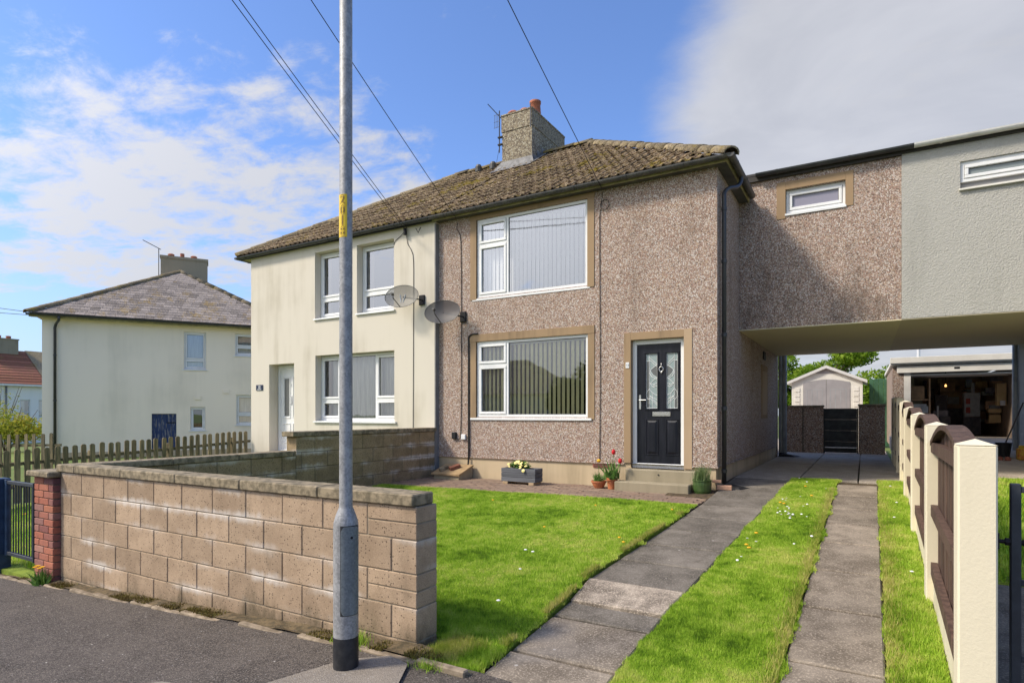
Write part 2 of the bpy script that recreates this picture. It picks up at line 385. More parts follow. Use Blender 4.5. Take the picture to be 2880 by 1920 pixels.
# ground
def asphalt(name, a, b, speck, cr=True):
    m, nt, p, o = begin(name); P = pos(nt)
    col = mixc(nt, sstep(nt, noise(nt, P, 2.4, 9.0, 0.74), 0.36, 0.64), a, b)
    v = nd(nt, 'ShaderNodeTexVoronoi', _feature='F1', Scale=150.0); nt.links.new(P, v.inputs['Vector'])
    sc = nt.nodes.new('ShaderNodeSeparateColor'); nt.links.new(v.outputs['Color'], sc.inputs[0])
    col = mixc(nt, math_(nt, 'MULTIPLY', math_(nt, 'POWER', sc.outputs[0], 2.0), 0.95), col, speck)
    col = mixc(nt, math_(nt, 'MULTIPLY', math_(nt, 'GREATER_THAN', sc.outputs[1], 0.992), 0.6), col, (0.42, 0.40, 0.37))
    v2 = nd(nt, 'ShaderNodeTexVoronoi', _feature='F1', Scale=9.0, Randomness=1.0); nt.links.new(vmul(nt, P, (1.0, 1.6, 1.0)), v2.inputs['Vector'])
    s2 = nt.nodes.new('ShaderNodeSeparateColor'); nt.links.new(v2.outputs['Color'], s2.inputs[0])
    fl = math_(nt, 'MULTIPLY', math_(nt, 'LESS_THAN', v2.outputs['Distance'], 0.075), math_(nt, 'GREATER_THAN', s2.outputs[0], 0.86))
    col = mixc(nt, math_(nt, 'MULTIPLY', fl, 0.8), col, (0.62, 0.58, 0.52))
    put(nt, p, col, 0.9, 0, 0.3)
    bump(nt, p, v.outputs['Distance'], 0.7, 0.006); return m
asphalt('asphalt', (0.036, 0.030, 0.025), (0.078, 0.066, 0.055), (0.20, 0.168, 0.14))
asphalt('asphalt_pale', (0.19, 0.162, 0.13), (0.25, 0.215, 0.175), (0.32, 0.28, 0.23))
def slabm(name, a, b, lichen):
    m, nt, p, o = begin(name); P = pos(nt)
    f = math_(nt, 'MULTIPLY_ADD', orand(nt), 0.34, 0.83); cb = nt.nodes.new('ShaderNodeCombineXYZ')
    for i in range(3): nt.links.new(f, cb.inputs[i])
    col = mixc(nt, sstep(nt, noise(nt, P, 2.3, 9.0, 0.72), 0.36, 0.64), a, b)
    col = mixc(nt, 1.0, col, cb.outputs[0], 'MULTIPLY')
    col = mixc(nt, math_(nt, 'MULTIPLY', sstep(nt, noise(nt, P, 75.0, 3.0, 0.75), 0.5, 0.66), 0.6), col, tuple(min(1, x*1.9) for x in b))
    v2 = nd(nt, 'ShaderNodeTexVoronoi', _feature='F1', Scale=8.0); nt.links.new(P, v2.inputs['Vector'])
    s2 = nt.nodes.new('ShaderNodeSeparateColor'); nt.links.new(v2.outputs['Color'], s2.inputs[0])
    wob = math_(nt, 'MULTIPLY_ADD', noise(nt, P, 30.0, 3.0, 0.6), 0.16, v2.outputs['Distance'])
    fl = math_(nt, 'MULTIPLY', math_(nt, 'LESS_THAN', wob, 0.17), math_(nt, 'GREATER_THAN', s2.outputs[0], 0.80))
    col = mixc(nt, math_(nt, 'MULTIPLY', fl, lichen), col, (0.52, 0.48, 0.42))
    put(nt, p, col, 0.9, 0, 0.25); bump(nt, p, noise(nt, P, 120.0, 4.0, 0.7), 0.6, 0.004); return m
slabm('slab', (0.135, 0.110, 0.082), (0.285, 0.238, 0.183), 0.75)
slabm('slab_grey', (0.088, 0.076, 0.06), (0.185, 0.162, 0.132), 0.75)
slabm('slab_pale', (0.12, 0.098, 0.074), (0.42, 0.35, 0.27), 0.7)
slabm('drive_concrete', (0.40, 0.33, 0.26), (0.50, 0.43, 0.35), 0.3)
slabm('passage_floor', (0.24, 0.205, 0.165), (0.34, 0.30, 0.245), 0.3)
simple('soil', (0.055, 0.038, 0.022), (0.12, 0.085, 0.045), 14.0, 0.95, bs=40, bstr=0.8, bd=0.02)
simple('grass_ground', (0.14, 0.20, 0.02), (0.24, 0.31, 0.035), 5.0, 0.95, bs=60, bstr=0.8, bd=0.02)
simple('terrain', (0.10, 0.15, 0.03), (0.16, 0.19, 0.05), 0.8, 0.95)

def leafm(name, stops, trans=0.35, dry=None, scale=1.1):
    """blades and leaves: colour by a per-leaf tint plus patches over the ground"""
    m, nt, p, o = begin(name); P = pos(nt)
    a = nt.nodes.new('ShaderNodeAttribute'); a.attribute_name = 'tint'
    nz = math_(nt, 'MULTIPLY_ADD', noise(nt, P, scale, 4.0, 0.6), 0.65, math_(nt, 'MULTIPLY', noise(nt, P, scale*7, 3.0, 0.6), 0.5))
    f = math_(nt, 'MULTIPLY_ADD', math_(nt, 'SUBTRACT', nz, 0.575), 2.5, math_(nt, 'MULTIPLY_ADD', a.outputs['Fac'], 0.5, 0.22), clamp=True)
    col = ramp(nt, f, stops)
    put(nt, p, col, 0.6, 0, 0.25)
    t = nt.nodes.new('ShaderNodeBsdfTranslucent'); nt.links.new(col, t.inputs[0])
    mx = nd(nt, 'ShaderNodeMixShader', Fac=trans); nt.links.new(p.outputs[0], mx.inputs[1]); nt.links.new(t.outputs[0], mx.inputs[2]); nt.links.new(mx.outputs[0], o.inputs[0]); return m
leafm('grass', [(0.04, (0.10, 0.20, 0.014)), (0.28, (0.265, 0.44, 0.03)), (0.52, (0.42, 0.59, 0.058)), (0.88, (0.64, 0.66, 0.18))])
leafm('grass_dry', [(0.1, (0.26, 0.34, 0.04)), (0.5, (0.46, 0.45, 0.11)), (0.9, (0.58, 0.50, 0.20))])
leafm('tree_leaf', [(0.1, (0.10, 0.19, 0.012)), (0.5, (0.21, 0.34, 0.02)), (0.9, (0.36, 0.46, 0.05))], 0.45)
leafm('bush_leaf', [(0.1, (0.10, 0.15, 0.015)), (0.5, (0.24, 0.28, 0.03)), (0.9, (0.42, 0.36, 0.05))], 0.4)
leafm('plant_leaf', [(0.1, (0.05, 0.13, 0.02)), (0.5, (0.11, 0.22, 0.04)), (0.9, (0.20, 0.33, 0.09))], 0.3, scale=12)
leafm('herb_leaf', [(0.1, (0.09, 0.15, 0.05)), (0.5, (0.17, 0.24, 0.09)), (0.9, (0.28, 0.33, 0.15))], 0.3, scale=12)
leafm('moss', [(0.1, (0.09, 0.065, 0.02)), (0.5, (0.16, 0.12, 0.03)), (0.9, (0.22, 0.20, 0.04))], 0.2, scale=6)
leafm('conifer_leaf', [(0.1, (0.02, 0.035, 0.012)), (0.9, (0.05, 0.07, 0.025))], 0.2)
simple('bark', (0.12, 0.09, 0.06), (0.07, 0.055, 0.04), 12.0, 0.9)
# plastics, metals, timber
simple('upvc', (0.80, 0.80, 0.78), (0.74, 0.74, 0.72), 2.0, 0.35, spec=0.5)
simple('upvc_cream', (0.74, 0.71, 0.62), (0.68, 0.65, 0.56), 2.0, 0.4, spec=0.5)
simple('gasket', (0.03, 0.03, 0.03), None, rough=0.6)
simple('gutter_black', (0.028, 0.030, 0.034), (0.045, 0.045, 0.045), 5.0, 0.38, spec=0.5)
simple('gutter_worn', (0.055, 0.055, 0.055), (0.095, 0.09, 0.08), 6.0, 0.5, spec=0.4)
simple('gutter_white', (0.72, 0.70, 0.65), (0.60, 0.58, 0.53), 5.0, 0.5)
simple('fascia', (0.40, 0.36, 0.18), (0.24, 0.22, 0.12), 5.0, 0.8)
simple('pipe_grey', (0.36, 0.38, 0.39), (0.28, 0.30, 0.31), 6.0, 0.5)
simple('cable', (0.02, 0.018, 0.016), None, rough=0.6)
simple('black_paint', (0.014, 0.015, 0.018), (0.03, 0.03, 0.032), 20.0, 0.45)
simple('navy', (0.014, 0.022, 0.055), None, rough=0.4)
simple('blue_paint', (0.03, 0.06, 0.115), (0.02, 0.04, 0.075), 12.0, 0.5)
simple('charcoal_paint', (0.04, 0.048, 0.062), (0.03, 0.036, 0.046), 12.0, 0.5)
simple('chrome', (0.62, 0.60, 0.57), None, rough=0.25, metal=1.0)
simple('white_plate', (0.78, 0.78, 0.76), None, rough=0.4)
simple('yellow_sticker', (0.80, 0.56, 0.03), (0.70, 0.47, 0.02), 30.0, 0.5)
simple('digit_brown', (0.16, 0.09, 0.015), (0.30, 0.18, 0.02), 60.0, 0.6)
simple('terracotta', (0.48, 0.16, 0.065), (0.38, 0.13, 0.055), 14.0, 0.8)
simple('chimney_pot', (0.42, 0.15, 0.08), (0.32, 0.12, 0.07), 9.0, 0.8)
simple('green_glaze', (0.035, 0.075, 0.018), (0.06, 0.10, 0.03), 14.0, 0.3, spec=0.6)
simple('planter_grey', (0.13, 0.135, 0.145), (0.085, 0.088, 0.095), 4.0, 0.8, bs=60, rv=0.15, stretch=(0.3, 1, 6))
simple('timber_raw', (0.45, 0.33, 0.20), (0.33, 0.23, 0.13), 5.0, 0.85, stretch=(1, 1, 6))
simple('timber_cover', (0.42, 0.29, 0.15), (0.30, 0.20, 0.10), 6.0, 0.85)
simple('picket_wood', (0.26, 0.20, 0.11), (0.12, 0.105, 0.06), 7.0, 0.92, bs=50, rv=0.25, stretch=(3, 3, 0.5))
simple('panel_brown', (0.125, 0.076, 0.054), (0.07, 0.042, 0.031), 4.0, 0.75, bs=40, bstr=0.4, rv=0.12, stretch=(6, 6, 0.6))
simple('gate_black', (0.022, 0.024, 0.022), (0.04, 0.042, 0.038), 5.0, 0.6, rv=0.2)
simple('green_boards', (0.055, 0.145, 0.075), (0.04, 0.11, 0.06), 4.0, 0.8, rv=0.15)
simple('grey_boards', (0.26, 0.25, 0.24), (0.2, 0.2, 0.2), 4.0, 0.8, rv=0.15)
simple('shed_cream', (0.70, 0.67, 0.60), (0.64, 0.61, 0.54), 3.0, 0.6)
simple('shed_grey', (0.32, 0.30, 0.30), (0.28, 0.265, 0.265), 3.0, 0.6)
simple('shed_roof', (0.62, 0.60, 0.56), None, rough=0.6)
simple('garage_white', (0.82, 0.79, 0.72), (0.74, 0.71, 0.64), 3.0, 0.6)
simple('garage_inside', (0.36, 0.27, 0.20), (0.26, 0.2, 0.16), 3.0, 0.9)
simple('cardboard', (0.55, 0.34, 0.19), (0.40, 0.25, 0.15), 6.0, 0.85, rv=0.35)
simple('plywood', (0.56, 0.40, 0.20), (0.46, 0.32, 0.15), 5.0, 0.8)
simple('dark_clutter', (0.09, 0.085, 0.10), (0.16, 0.14, 0.14), 9.0, 0.8, rv=0.4)
simple('white_clutter', (0.50, 0.50, 0.50), (0.40, 0.40, 0.40), 9.0, 0.7, rv=0.25)
simple('red_clutter', (0.40, 0.06, 0.04), None, rough=0.6)
simple('green_bench', (0.09, 0.115, 0.085), None, rough=0.7)
simple('lead', (0.22, 0.215, 0.21), (0.12, 0.118, 0.115), 10.0, 0.6)
def fabric(name, c):
    m, nt, p, o = begin(name); put(nt, p, c, 0.9, 0, 0.1); t = nd(nt, 'ShaderNodeBsdfTranslucent', Color=c4(c)); mx = nd(nt, 'ShaderNodeMixShader', Fac=0.3)
    nt.links.new(p.outputs[0], mx.inputs[1]); nt.links.new(t.outputs[0], mx.inputs[2]); nt.links.new(mx.outputs[0], o.inputs[0])
fabric('blind_fabric', (0.93, 0.89, 0.56)); fabric('blind_pale', (0.80, 0.79, 0.75))
simple('net_curtain', (0.66, 0.65, 0.58), (0.50, 0.49, 0.44), 9.0, 0.9, stretch=(4, 4, 0.15))
simple('curtain_edge', (0.24, 0.19, 0.14), None, rough=0.9)
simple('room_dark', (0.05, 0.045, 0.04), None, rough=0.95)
simple('petal_yellow', (0.80, 0.66, 0.16), (0.85, 0.76, 0.38), 30.0, 0.7)
simple('petal_gold', (0.80, 0.42, 0.02), None, rough=0.7)
simple('petal_red', (0.55, 0.015, 0.02), None, rough=0.6)
simple('petal_white', (0.82, 0.81, 0.78), None, rough=0.7)
simple('vent_brick', (0.27, 0.09, 0.06), None, rough=0.8)
simple('wood_pole', (0.14, 0.10, 0.07), (0.09, 0.07, 0.05), 8.0, 0.9)
simple('pole_white', (0.62, 0.63, 0.64), None, rough=0.5)
simple('rubber', (0.012, 0.012, 0.014), None, rough=0.7)
simple('bucket_black', (0.012, 0.013, 0.016), None, rough=0.5)
simple('yellow_bag', (0.55, 0.38, 0.04), (0.4, 0.1, 0.03), 12.0, 0.6)
simple('old_blue_door', (0.035, 0.055, 0.13), (0.20, 0.20, 0.21), 9.0, 0.85, stretch=(3, 3, 0.35), lo=0.52, hi=0.62)
simple('dirt_moss', (0.16, 0.115, 0.06), (0.07, 0.055, 0.03), 18.0, 0.95, bs=50, bstr=0.9, bd=0.01)
simple('edging', (0.34, 0.27, 0.19), (0.17, 0.13, 0.085), 10.0, 0.92, bs=50, bstr=0.6, bd=0.005, rv=0.2)
def galvanised(name, a, b, rough, metal=0.55):
    m, nt, p, o = begin(name); P = pos(nt)
    v = nd(nt, 'ShaderNodeTexVoronoi', _feature='F1', Scale=85.0); nt.links.new(P, v.inputs['Vector'])
    sc = nt.nodes.new('ShaderNodeSeparateColor'); nt.links.new(v.outputs['Color'], sc.inputs[0])
    f = math_(nt, 'MULTIPLY_ADD', sc.outputs[0], 0.22, math_(nt, 'MULTIPLY', noise(nt, vmul(nt, P, (1, 1, 0.6)), 16.0, 6.0, 0.7), 0.85))
    col = mixc(nt, sstep(nt, f, 0.3, 0.78), a, b)
    put(nt, p, col, rough, metal, 0.5); bump(nt, p, noise(nt, P, 60.0, 3.0, 0.6), 0.15, 0.002); return m
galvanised('galvanised', (0.20, 0.202, 0.205), (0.37, 0.37, 0.37), 0.55, 0.2)
galvanised('galvanised_door', (0.12, 0.14, 0.15), (0.21, 0.235, 0.245), 0.6, 0.3)
def glass(name, fac, tint=(0.86, 0.90, 0.92)):
    m, nt, p, o = begin(name); nt.nodes.remove(p)
    t = nd(nt, 'ShaderNodeBsdfTransparent', Color=c4(tint)); g = nd(nt, 'ShaderNodeBsdfGlossy', Roughness=0.0, Color=(0.95, 0.97, 1.0, 1))
    fr = nd(nt, 'ShaderNodeFresnel', IOR=1.5)
    f = math_(nt, 'MULTIPLY_ADD', fr.outputs[0], 1.0, fac, clamp=True)
    P = pos(nt); b = nd(nt, 'ShaderNodeBump', Strength=0.05, Distance=0.02); nt.links.new(noise(nt, P, 1.6, 2.0, 0.5), b.inputs['Height']); nt.links.new(b.outputs[0], g.inputs['Normal'])
    mx = nt.nodes.new('ShaderNodeMixShader'); nt.links.new(f, mx.inputs[0]); nt.links.new(t.outputs[0], mx.inputs[1]); nt.links.new(g.outputs[0], mx.inputs[2]); nt.links.new(mx.outputs[0], o.inputs[0]); return m
glass('glass', 0.11, (0.97, 0.98, 0.98)); glass('glass_sky', 0.26, (0.97, 0.98, 0.98)); glass('glass_far', 0.2)
def obscure(name, col):
    m, nt, p, o = begin(name); put(nt, p, col, 0.25, 0, 0.6); bump(nt, p, noise(nt, pos(nt), 90.0, 3.0, 0.6), 0.5, 0.003); return m
obscure('glass_obscure', (0.25, 0.24, 0.30)); obscure('glass_obscure_grey', (0.22, 0.25, 0.245)); obscure('glass_leaded', (0.26, 0.32, 0.31)); obscure('glass_leaded_dark', (0.12, 0.125, 0.12))
def dishm(name, col, tr):
    m, nt, p, o = begin(name); put(nt, p, col, 0.5, 0, 0.3)
    t = nt.nodes.new('ShaderNodeBsdfTransparent'); mx = nd(nt, 'ShaderNodeMixShader', Fac=tr)
    nt.links.new(p.outputs[0], mx.inputs[1]); nt.links.new(t.outputs[0], mx.inputs[2]); nt.links.new(mx.outputs[0], o.inputs[0]); return m
dishm('dish_mesh_pale', (0.13, 0.125, 0.11), 0.30); dishm('dish_mesh_dark', (0.045, 0.045, 0.05), 0.16)
def bulbm():
    m, nt, p, o = begin('bulb_glow'); p.inputs['Base Color'].default_value = (0.9, 0.5, 0.2, 1); p.inputs['Emission Color'].default_value = (1, 0.5, 0.15, 1); p.inputs['Emission Strength'].default_value = 1.5
bulbm()
def door_paint():
    m, nt, p, o = begin('door_paint'); P = pos(nt)
    put(nt, p, mixc(nt, sstep(nt, noise(nt, vmul(nt, P, (8, 8, 1)), 2.0, 5.0, 0.6), 0.35, 0.7), (0.006, 0.007, 0.012), (0.014, 0.015, 0.022)), 0.36, 0, 0.3)
    bump(nt, p, noise(nt, vmul(nt, P, (60, 60, 5)), 1.0, 4.0, 0.6), 0.25, 0.002)
door_paint()
# ---------------------------------------------------------------- levels
def pav(x): return float(np.interp(x, [-16, -9, -7.43, -2.545, -1.0, 6], [-.62, -.36, -.285, -.03, -.085, -.085]))
def drive(y): return min(.0694*y-.306, .43)
def lawn(y): return drive(y)+.035
def nlawn(y): return -.27+.055*(y-3.2)
def terr(x, y):
    t = min(max((y-2)/9, 0), 1); h = -.70+.65*t*t*(3-2*t)
    if x < -30: h -= min((-30-x)*.03, 1.2)
    return h
def sheet(x0, x1, y0, y1, zf, nx, ny):
    m = MB(); xs = np.linspace(x0, x1, nx+1); ys = np.linspace(y0, y1, ny+1)
    V = [(x, y, zf(x, y)) for y in ys for x in xs]; F = []
    for j in range(ny):
        for i in range(nx): a = j*(nx+1)+i; F.append((a, a+1, a+nx+2, a+nx+1))
    return m.add(V, F)
# terrain out to the horizon
m = MB(); g = [-1500, -400, -150, -80, -50, -40, -34, -30, -26, -22, -18, -14, -10, -6, -2, 2, 6, 10, 14, 18, 22, 30, 45, 80, 150, 400, 1500]
V = [(x, y, terr(x, y)) for y in g for x in g]; n = len(g)
m.add(V, [(j*n+i, j*n+i+1, (j+1)*n+i+1, (j+1)*n+i) for j in range(n-1) for i in range(n-1)])
struct('ground', m, 'terrain')
struct('pavement', sheet(-26, 9, -1.42, 3.02, lambda x, y: pav(x), 35, 2), 'asphalt')
struct('road', sheet(-40, 25, -8.2, -1.55, lambda x, y: pav(x)-.11, 20, 2), 'asphalt')
k = MB()
for x in range(-26, 9): k.cbox(x+.005, x+.995, -1.55, -1.42, pav(x+.5)-.2, pav(x+.5)+.005, .01)
struct('kerb', k, 'edging')
struct('far_pavement', sheet(-40, 25, -10.2, -8.2, lambda x, y: pav(x), 20, 1), 'asphalt')
# pale reinstated patch round the lamp post
pp = MB(); outline = [(-3.30, 1.10), (-2.05, 1.75), (-2.02, 2.12), (-2.42, 2.86), (-2.60, 2.90), (-2.83, 2.72), (-3.02, 2.16), (-3.16, 2.10), (-3.60, 2.02), (-3.98, 1.60)]
V = [(x, y, pav(x)+.005) for x, y in outline]; pp.add(V, [tuple(range(len(V)))])
struct('pavement_patch', pp, 'asphalt_pale')
# worn concrete edging along the foot of the wall
ed = struct('wall_edging', MB().box(-8.0, -2.5, 2.98, 3.12, -.9, -.31), 'dirt_moss')
x = -9.2; i = 0
while x < -2.05:
    L = random.uniform(.35, .85); y0 = 2.905+random.uniform(-.012, .012)
    b = MB().cbox(x, min(x+L, -2.02)-.012, y0, y0+.055, pav(x)-.06, pav(x)+.018+random.uniform(0, .012), .008)
    b.build('edging_stone', 'edging', ed); x += L
b = sheet(-9.0, -2.42, 2.945, 3.12, lambda x, y: pav(x)+.012+.014*math.sin(x*9.1)*math.sin(x*3.7+y*30), 60, 3); b.build('silt', 'dirt_moss', ed)
# garden ground
def bed(name, poly_x, y0, y1, zf, mat, ny=18, drop=.14):
    """strip between x0(y) and x1(y) with side skirts"""
    m = MB(); ys = np.linspace(y0, y1, ny+1); V = []; F = []
    for y in ys:
        a, b = poly_x(y); z = zf(y); V += [(a, y, z-drop), (a, y, z), (b, y, z), (b, y, z-drop)]
    for j in range(ny):
        for q in range(3): a = j*4+q; F.append((a, a+1, a+5, a+4))
    F += [(0, 1, 2, 3), tuple(ny*4+q for q in (3, 2, 1, 0))]
    return struct(name, m.add(V, F), mat)
def pathL(y): return float(np.interp(y, [2.6, 4.4, 4.97, 6.9, 8.4, 9.6], [-2.03, -2.05, -2.12, -2.0, -1.93, -1.93]))
def pathR(y): return float(np.interp(y, [2.6, 4.4, 6.8, 10.9], [-1.30, -1.28, -1.18, -1.02]))
def trkL(y): return float(np.interp(y, [2.6, 10.7], [-.445, -.36]))
def trkR(y): return float(np.interp(y, [2.6, 10.7], [.10, .185]))
def fenX(y): return .325+.0145*y
def apronY(x): return float(np.interp(x, [-7.35, -1.9], [7.95, 8.28]))
front_lawn = bed('front_lawn', lambda y: (-7.35 if y > 3.3 else -2.52, pathL(y)-.012), 3.32, 8.0, lambda y: lawn(y)-.012, 'grass_ground')
m = MB(); V = [(-7.35, 7.99, lawn(7.99)-.0125), (-7.35, apronY(-7.35), lawn(7.95)-.012), (-1.94, apronY(-1.9)-.0, lawn(8.28)-.012), (-1.94, 7.99, lawn(7.99)-.0125)]
bed('lawn_corner', lambda y: (-2.52, pathL(y)-.012), 2.92, 3.315, lambda y: lawn(y)-.04, 'soil', 3)
m.add(V, [(0, 1, 2, 3)]); m.build('lawn_end', 'grass_ground', front_lawn)
bed('verge', lambda y: (pathR(y)+.012, trkL(y)-.006), 2.92, 11.0, lambda y: drive(y)+.008, 'grass_ground')
bed('fence_verge', lambda y: (trkR(y)+.006, fenX(y)+.04), 2.92, 11.35, lambda y: drive(y)+.008, 'grass_ground')
bed('drive_bed', lambda y: (-2.6, .6), 2.95, 11.4, lambda y: drive(y)-.028, 'soil', 18, .3)
bed('neighbour_lawn', lambda y: (-13.6, -7.58), 3.0, 9.6, nlawn, 'grass_ground', 8, .3)
bed('neighbour_drive_lawn', lambda y: (fenX(y)+.12, 8.0), 6.2, 12.3, lambda y: drive(y)+.02, 'grass_ground', 8, .3)
bed('neighbour_entrance', lambda y: (fenX(y)+.12, 8.0), 2.9, 6.2, lambda y: drive(y), 'slab_grey', 8, .3)
bed('neighbour_drive', lambda y: (.62, 9.0), 12.2, 20.2, lambda y: .45+.058*(y-12.2), 'drive_concrete', 8, .3)
bed('rear_yard', lambda y: (-9, .56), 16.9, 30, lambda y: .40, 'drive_concrete', 6, .3)
# slabs
def slab(parent, xa, ya, xb, yb, mat, lift=0.0, thick=.05, cut=None):
    """slab quad between y ya..yb following edges given as functions"""
    g_ = .018; V = []
    for y in (ya+g_, yb-g_): V += [(xa(y)+g_*.5, y, drive(y)+lift), (xb(y)-g_*.5, y, drive(y)+lift)]
    c = .010; top = V; V2 = []
    cx = sum(p[0] for p in top)/4; cy = sum(p[1] for p in top)/4
    ring0 = [top[0], top[1], top[3], top[2]]
    ins = [(p[0]+(c if p[0] < cx else -c), p[1]+(c if p[1] < cy else -c), p[2]+random.uniform(-.003, .003)) for p in ring0]
    mid = [(p[0], p[1], p[2]-c) for p in ring0]; low = [(p[0], p[1], p[2]-thick) for p in ring0]
    F = [(0, 1, 2, 3)]
    for r in (0, 4):
        for i in range(4): F.append((r+i, r+4+i, r+4+(i+1) % 4, r+(i+1) % 4))
    return MB().add(ins+mid+low, F).build('slab', mat, parent)
path = tag(bpy.data.objects.new('path', None), kind='structure'); COL.objects.link(path); WORLD['path'] = Matrix.Identity(4)
PJ = [2.60, 3.458, 4.095, 4.406, 4.966, 5.62, 6.244, 6.93, 7.63, 8.38, 9.15, 9.95, 10.85]
for i in range(len(PJ)-1):
    mt = 'slab_pale' if i == 3 else ('slab' if i < 2 else 'slab_grey')
    slab(path, pathL, PJ[i], pathR, PJ[i+1], mt, .016 if i == 3 else 0.0)
trk = tag(bpy.data.objects.new('drive_track', None), kind='structure'); COL.objects.link(trk); WORLD['drive_track'] = Matrix.Identity(4)
TJ = [2.6, 3.1, 4.09, 5.08, 6.055, 7.03, 7.885, 8.75, 9.66, 10.6]
for i in range(len(TJ)-1): slab(trk, trkL, TJ[i], trkR, TJ[i+1], 'slab')
pf = tag(bpy.data.objects.new('passage_floor', None), kind='structure'); COL.objects.link(pf); WORLD['passage_floor'] = Matrix.Identity(4)
XC = [-1.94, -.95, -.08, .56]
for a in range(3):
    for (ya, yb) in ((10.87 if a == 0 else 11.05, 14.8), (14.8, 19.2)):
        slab(pf, lambda y, a=a: XC[a], ya, lambda y, a=a: XC[a+1], yb, 'passage_floor')
# brick paving along the house
ap = tag(bpy.data.objects.new('brick_paving', None), kind='structure'); COL.objects.link(ap); WORLD['brick_paving'] = Matrix.Identity(4)
MB().box(-7.35, -1.95, 7.9, 9.62, .05, .272).build('bedding', 'mortar_dark', ap)
pm = MB().cbox(-.1035, .1035, -.0505, .0505, -.03, .02, .005).mesh('paver')
y = 9.54; row = 0; allp = []
while y > 7.9:
    x = -7.24+(.105 if row % 2 else 0)
    while x < -1.95:
        if y-.05 > apronY(x)-.03: allp.append((x, y))
        x += .212
    y -= .106; row += 1
allp.sort(key=lambda p: (p[0]+0)**2+p[1]**2)
for (x, y) in allp[:300]:
    ob('paver', pm, 'paver', ap, Matrix.Translation((x, y, .268+random.uniform(-.003, .004)+.0*y)) @ Matrix.Rotation(rad(random.uniform(-1.2, 1.2)), 4, 'Z'))
mm = MB()
for (x, y) in allp[300:]: mm.box(x-.102, x+.102, y-.05, y+.05, .25, .287)
if mm.v: tag(mm.build('pavers', 'paver', ap), kind='stuff')

# ---------------------------------------------------------------- grass
def blades(n, xs, ys, zs, h, w, lean=.55, hv=.35):
    ang = RNG.uniform(0, 2*np.pi, n); la = RNG.uniform(0, 2*np.pi, n); ln = RNG.uniform(.1, lean, n)
    hh = h*(1+RNG.uniform(-hv, hv, n)); ww = w*(RNG.uniform(.7, 1.3, n))
    V = np.zeros((n, 3, 3)); dx = np.cos(ang)*ww/2; dy = np.sin(ang)*ww/2
    V[:, 0] = np.stack([xs-dx, ys-dy, zs], 1); V[:, 1] = np.stack([xs+dx, ys+dy, zs], 1)
    V[:, 2] = np.stack([xs+np.cos(la)*ln*hh, ys+np.sin(la)*ln*hh, zs+hh*np.sqrt(1-ln**2*.8)], 1)
    return V.reshape(-1, 3), np.repeat(RNG.uniform(0, 1, n), 3)
def grass(name, label, n, xf0, xf1, y0, y1, zf, h, w, mat='grass', bias=1.6, edge=.02, keep=None):
    u = RNG.uniform(0, 1, n)**bias; ys = y0+(y1-y0)*u; r = RNG.uniform(0, 1, n)
    a = np.array([xf0(y) for y in np.linspace(y0, y1, 60)]); b = np.array([xf1(y) for y in np.linspace(y0, y1, 60)]); yy = np.linspace(y0, y1, 60)
    en = np.interp(ys, np.linspace(y0, y1, 90), RNG.normal(0, 1, 90)); wob = edge*(.55*en+.4*np.sin(ys*5.1+2))+RNG.normal(0, .012, n)
    xa = np.interp(ys, yy, a)-wob*.6; xb = np.interp(ys, yy, b)+wob; xs = xa+(xb-xa)*r
    if keep is not None: k = keep(xs, ys); xs, ys = xs[k], ys[k]
    zt = np.array([zf(y) for y in yy]); zs = np.interp(ys, yy, zt)-.012
    sc = (1+.25*np.sin(xs*3.1+ys*1.7)*np.sin(xs*1.3-ys*2.9))*np.clip(.75+.09*ys, .9, 1.5)
    V, t = blades(len(xs), xs, ys, zs, h*sc, w*np.clip(.55+.13*ys, .8, 1.9))
    patch = .5+.5*np.sin(xs*2.2+1.3*np.sin(ys*1.9))*np.cos(ys*2.6+np.sin(xs*3.3))
    t = np.clip(t*.75+.25*np.repeat(patch, 3), 0, 1)
    o = ob(name, np_mesh(name, V, np.arange(len(V)), 3, t), mat); return tag(o, label, 'grass', kind='stuff')
vis = lambda xs, ys: (xs > -1.06*ys+.35-.4) | (ys > 6.0)
grass('lawn_grass', 'short bright green grass of the front lawn', 500000, lambda y: -7.33 if y > 3.34 else -2.5, lambda y: pathL(y)+.0, 3.34, 8.18, lawn, .020, .0052, bias=1.35, edge=.035, keep=lambda xs, ys: (ys < np.interp(xs, [-7.35, -1.9], [7.95, 8.28])) & ((xs > -.98*ys-.2)))
grass('verge_grass', 'bright green grass strip between the path and the drive track', 240000, lambda y: pathR(y)+.01, trkL, 2.92, 10.95, lambda y: drive(y)+.015, .023, .0052, edge=.03)
grass('fence_grass', 'narrow grass strip along the cream and brown fence', 60000, trkR, lambda y: fenX(y)+.03, 2.92, 11.2, lambda y: drive(y)+.015, .030, .0058, edge=.025)
grass('corner_grass', 'tufted grass and dry thatch round the end of the block wall', 15000, lambda y: -2.48, pathL, 2.86, 3.36, lambda y: lawn(y)-.02, .06, .006, edge=.03, bias=1.0)
grass('dry_thatch', 'straw coloured dead grass at the foot of the block wall end', 4500, lambda y: -2.50+.3*(y-3.0), lambda y: -2.30+.4*(y-3), 2.95, 3.36, lambda y: lawn(y)+.0, .06, .006, 'grass_dry', bias=1.0, edge=.05)
n = 6500; ys = RNG.uniform(3.2, 8.0, n); xs = np.array([pathL(y) for y in ys])-np.abs(RNG.normal(0, .03, n)); kk = (np.sin(ys*3.1+.5)+np.sin(ys*7.7)) > -.1; xs, ys = xs[kk], ys[kk]
